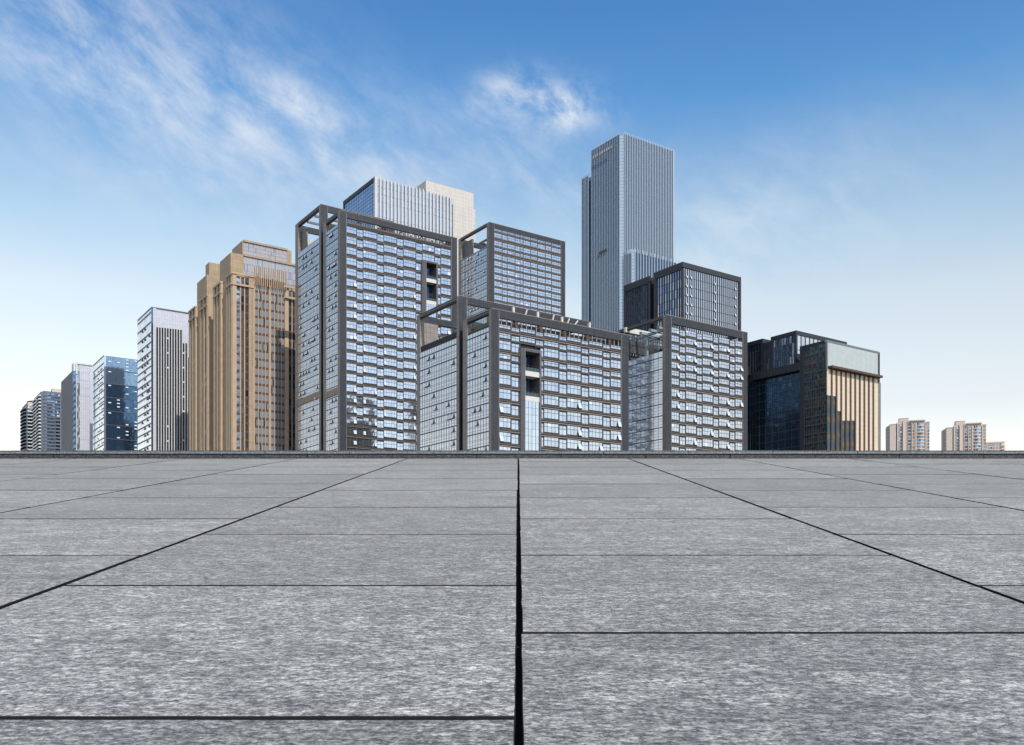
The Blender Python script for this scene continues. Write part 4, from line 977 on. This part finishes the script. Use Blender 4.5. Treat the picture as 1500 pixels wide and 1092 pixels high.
def build_flats_blue():
    b = Bld('apartment_block', 'blue grey apartment block with white slanting balcony slabs and a small box on its roof', 60, 720)
    u1 = b.u(89.5); v1 = b.v(49.5); zt = b.z(572.3); zl = (ZB+.3); fh = 5.05*720/F
    mb = MB(); mb.box(.2, u1, 1.5, v1, ZB, zt-.5, 'wall_bluegray', mz='roof_gray'); mb.box(1.5, u1, .2, 1.5, ZB, zt, 'wall_bluegray', mz='roof_gray'); b.part('wall', mb)
    ur = b.u(76.5, 6); mb = MB(); mb.box(ur, ur+9, 6, 12, zt-.5, b.z(569.3, ur, 6), 'home_wall', mx='home_wall_deep'); b.part('roof_box', mb)
    z = zt-1.5
    while z > zl:
        for q0, q1 in ((1.2, v1*.46), (v1*.54, v1-.4)):
            mb = MB(); mb.box(-1.4, .2, q0, q1, z-fh, z-fh+1.1, 'band_white', mz='wall_bluegray'); b.part('balcony', mb)
            b.window('L', q0+.2, q1-.2, z-fh+1.2, z-.3, 2, .1, (), (('glass_ink', 1), ('glass_steel', 1)), d=0, bw=.15)
        b.window('R', b.u(69.2), b.u(80), z-fh+1.3, z-.1, 4, .15, (), (('glass_blue', 3), ('glass_navy', 2)), d=.06, bw=.18)
        mb = MB(); mb.box(b.u(81), b.u(88), -.9, .15, z-fh, z-fh+1.0, 'wall_bluegray'); b.part('balcony', mb)
        b.window('R', b.u(81.4), b.u(87.5), z-fh+1.1, z-.2, 3, .15, (), (('glass_navy', 3), ('glass_side', 1)), d=.05, bw=.15)
        mb = MB(); mb.box(1.5, b.u(68.6), -.05, .19, z-fh, z-fh+.35, 'mullion'); b.part('floor_band', mb)
        z -= fh
    b.finish()

def build_flats_round():
    b = Bld('apartment_block', 'pale apartment block with rounded balconies and a planted roof, leftmost in the skyline', 39, 780)
    u1 = b.u(52); v1 = b.v(31.5); zt = b.z(590); zl = (ZB+.3); fh = 5.05*780/F
    mb = MB(); mb.box(.2, u1, .2, v1-2, ZB, zt, 'wall_bluegray', mz='roof_gray'); b.part('wall', mb)
    mb = MB(); ue = b.u(41); mb.box(ue, u1, -.4, .2, zt-3, zt+.6, 'home_wall'); mb.box(ue, ue+1, -.5, .2, zt-8, zt-3, 'home_wall'); b.part('roof_wall', mb)
    z = zt-2; k = 0
    while z > zl:
        mb = MB(); ue = b.u(40.2); mb.box(ue, u1, -1.6, .2, z-fh, z-fh+.75, 'band_white', mz='wall_bluegray'); b.part('balcony', mb)
        b.window('R', ue+.2, u1, z-fh+.9, z-.2, 4, .15, (), (('glass_ink', 2), ('glass_steel', 1)), d=.05, bw=.2)
        # rounded balcony on the left side
        mb = MB(); n = 10; cy, ry, rx = v1*.5, v1*.5-.6, 2.6
        ring = [(-rx*math.sin(math.pi*i/n)+.2, cy-ry*math.cos(math.pi*i/n)) for i in range(n+1)]
        for i in range(n):
            (x0, y0), (x1, y1) = ring[i], ring[i+1]; z0, z1 = z-fh, z-fh+.9
            mb.quad((x0, y0, z0), (x1, y1, z0), (x1, y1, z1), (x0, y0, z1), 'wall_bluegray' if i < 4 else 'band_white'); mb.quad((x0, y0, z1), (x1, y1, z1), (.2, y1, z1), (.2, y0, z1), 'wall_bluegray'); mb.quad((x0, y0, z0), (.2, y0, z0), (.2, y1, z0), (x1, y1, z0), 'shade_dark')
        b.part('balcony', mb)
        b.window('L', cy-ry*.8, cy+ry*.8, z-fh+1, z-.2, 4, .2, (), (('glass_ink', 2), ('glass_side', 1)), d=.03, bw=.2)
        z -= fh; k += 1
    zz = b.z(637); mb = MB(); mb.box(b.u(41.5), b.u(44), -1.75, -1.62, zz-1.3, zz+1.2, 'green_net'); b.part('green_netting', mb)
    b.finish()
    random.seed(8); mb = MB()
    for i in range(420):
        x = random.uniform(1, u1-1); y = random.uniform(0, 5); zq = zt+random.uniform(0, 1)**1.2*(1.2+1.6*x/u1); s_ = .55
        d1 = Vector((random.gauss(0, 1), random.gauss(0, 1), random.gauss(0, 1))).normalized()*s_; d2 = d1.cross(Vector((random.gauss(0, 1), random.gauss(0, 1), 1))).normalized()*s_*.7
        p = Vector((x, y, zq)); mb.quad(tuple(p-d1), tuple(p-d2), tuple(p+d1), tuple(p+d2), 'leaf')
    h = mb.build('roof_planting'); h.location = b.root.location; h.rotation_euler = b.root.rotation_euler; h['label'] = 'green planting on the roof of the leftmost apartment block'; h['category'] = 'plants'

# ---------------------------------------------------------------- cream apartment blocks at the right
def build_home(label, x0, Y, ytop, yl, s=1.0, small=False):
    """x0: pixel column of the left end; layout measured on the left block"""
    b = Bld('apartment_block', label, x0, Y, group='cream apartment blocks at the right', ang=R(-16))
    k = F/Y; fh = 4.80/k; zl = (ZB+.3)
    px = lambda dx: b.u(x0+dx)
    zt = b.z(ytop)
    if small:
        u1 = px(26); mb = MB(); mb.box(0, u1, .3, 9, ZB, zt, 'home_wall', mz='roof_gray'); mb.box(-.2, u1+.2, .0, .29, zt-.8, zt+.3, 'home_band'); b.part('wall', mb)
        z = zt-1.4
        while z > zl:
            b.window('R', px(1.5), px(12), z-1.7, z, 5, .3, (), (('home_glass', 2), ('home_glass_dark', 1)), d=.06, bw=.12); b.window('R', px(14), px(17), z-1.7, z, 1, .3, (), (('home_glass', 1),), d=.06); b.window('R', px(19), px(20.5), z-2, z, 1, .3, (), (('home_glass_dark', 1),), d=.06)
            mb = MB(); mb.box(px(22), u1+1.2, -.8, .3, z-2.9, z-1.9, 'home_band'); b.part('balcony', mb)
            z -= fh
        b.finish(); return
    zf = b.z(ytop); zl_w = b.z(yl)
    uE = px(62.5)
    mb = MB()
    mb.box(px(4.5), px(13.5), 2.5, 16, ZB, zl_w, 'home_wall_deep', mz='roof_gray'); mb.box(px(13.5), px(15), 4.5, 16, ZB, zl_w-.5, 'home_glass_dark'); mb.box(px(15), px(23), 1.8, 16, ZB, zl_w+1.2, 'home_wall', mz='roof_gray')
    mb.box(px(23), px(30), 1.0, 16, ZB, zl_w+2.4, 'home_wall_deep', mz='roof_gray'); mb.box(px(30), px(55.5), .3, 16, ZB, zf, 'home_wall', mz='roof_gray'); mb.box(px(55.5), uE, 1.2, 16, ZB, zf-1.4, 'home_wall', mz='roof_gray'); b.part('wall', mb)
    # angled end at the left
    a = (px(0), 9.0); c = (px(4.5), 2.5); mb = MB(); zq = zl_w-1.5
    mb.quad((*a, ZB), (*c, ZB), (*c, zq+1), (*a, zq), 'home_wall_deep'); mb.quad((*a, ZB), (*a, zq), (px(.5), 16, zq), (px(.5), 16, ZB), 'home_wall_deep'); mb.quad((*a, zq), (*c, zq+1), (px(4.6), 16, zq+1), (px(.5), 16, zq), 'roof_gray')
    z = zq-2.6
    while z > zl: mb.quad((a[0]+(c[0]-a[0])*.3-.1, a[1]+(c[1]-a[1])*.3-.15, z-1.6), (a[0]+(c[0]-a[0])*.65-.1, a[1]+(c[1]-a[1])*.65-.15, z-1.6), (a[0]+(c[0]-a[0])*.65-.1, a[1]+(c[1]-a[1])*.65-.15, z), (a[0]+(c[0]-a[0])*.3-.1, a[1]+(c[1]-a[1])*.3-.15, z), 'home_glass_dark'); z -= fh
    b.part('end_wall', mb)
    mb = MB(); mb.box(px(18.5), px(32.5), 4, 11, zl_w, zf+3.1, 'home_wall_deep', my='home_wall'); mb.box(px(18.3), px(32.7), 3.8, 11.2, zf+3.1, zf+3.4, 'home_wall_deep'); b.part('roof_box', mb)
    mb = MB(); mb.box(px(33), px(55.7), -1.0, .3, zf-.4, zf+.5, 'home_wall_deep'); mb.box(px(55.6), uE+.2, .9, 1.2, zf-1.7, zf-1.1, 'home_wall_deep'); mb.box(px(4.3), px(13.6), 2.2, 2.5, zl_w-.4, zl_w+.2, 'home_wall_deep'); b.part('cornice', mb)
    mb = MB()
    for x in (23.2, 36.0, 41.5, 56): mb.box(px(x), px(x+1.0), -.5, 1.2, zl, zf-2.2, 'home_band')
    b.part('pier', mb)
    z = zf-2.2
    while z > zl:
        b.window('R', px(17.5), px(21.5), z-2.3, z-.4, 2, 1.8, (), (('home_glass', 2), ('glass_side', .6)), d=.06, bw=.15)
        b.window('R', px(31), px(35), z-1.9, z, 2, .3, (), (('home_glass_dark', 2), ('home_glass', 1)), d=.06, bw=.15)
        b.window('R', px(37.6), px(39.2), z-1.9, z, 1, .3, (), (('home_glass', 1), ('home_glass_dark', 1)), d=.06, bw=.15)
        # bowed balcony with its strip of glass
        n = 8; xa, xb = px(42.5), px(55); arc = [(xa+(xb-xa)*i/n, .25-1.5*math.sin(math.pi*i/n)) for i in range(n+1)]
        mb = MB()
        for i in range(n):
            (p0, q0), (p1, q1) = arc[i], arc[i+1]
            mb.quad((p0, q0, z-fh+.1), (p1, q1, z-fh+.1), (p1, q1, z-2.0), (p0, q0, z-2.0), 'home_band'); mb.quad((p0, q0, z-2.0), (p1, q1, z-2.0), (p1, .3, z-2.0), (p0, .3, z-2.0), 'home_band'); mb.quad((p0, q0, z-fh+.1), (p0, .3, z-fh+.1), (p1, .3, z-fh+.1), (p1, q1, z-fh+.1), 'home_wall_deep')
            mb.quad((p0, q0+.5, z-2.0), (p1, q1+.5, z-2.0), (p1, q1+.5, z-.05), (p0, q0+.5, z-.05), random.choice(('home_glass', 'home_glass_dark', 'home_glass')))
        b.part('balcony', mb)
        b.window('R', px(57.3), px(58.8), z-2.2, z-.3, 1, 1.2, (), (('home_glass', 1),), d=.06, bw=.12); b.window('R', px(60), px(61.5), z-2.2, z-.3, 1, 1.2, (), (('home_glass_dark', 1), ('home_glass', 1)), d=.06, bw=.12)
        z -= fh
    b.finish()

build_low_front(); build_tall_left(); build_mid_rear(); build_right_front(); build_finned(); build_tallest(); build_dark_box(); build_dark_right()
build_brown('tan stone tower with glazed stepped crown, beside the tall dark framed tower', 341, 430, 0, 0, True)
build_brown('second tan stone tower, mostly blank walls, left of the one with the glazed crown', 305.5, 462, 0, 32, False)
build_striped(); build_teal(); build_blank(); build_flats_blue(); build_flats_round()
build_home('cream apartment block with bowed balconies, nearest the dark striped block at the right', 1299.5, 860, 618.3, 621.5)
build_home('cream apartment block with bowed balconies, right one of the two tall ones', 1382.5, 875, 622.3, 626.3)
build_home('low cream apartment block, rightmost in the skyline, showing only two storeys over the kerb', 1445.5, 880, 648, 648, small=True)
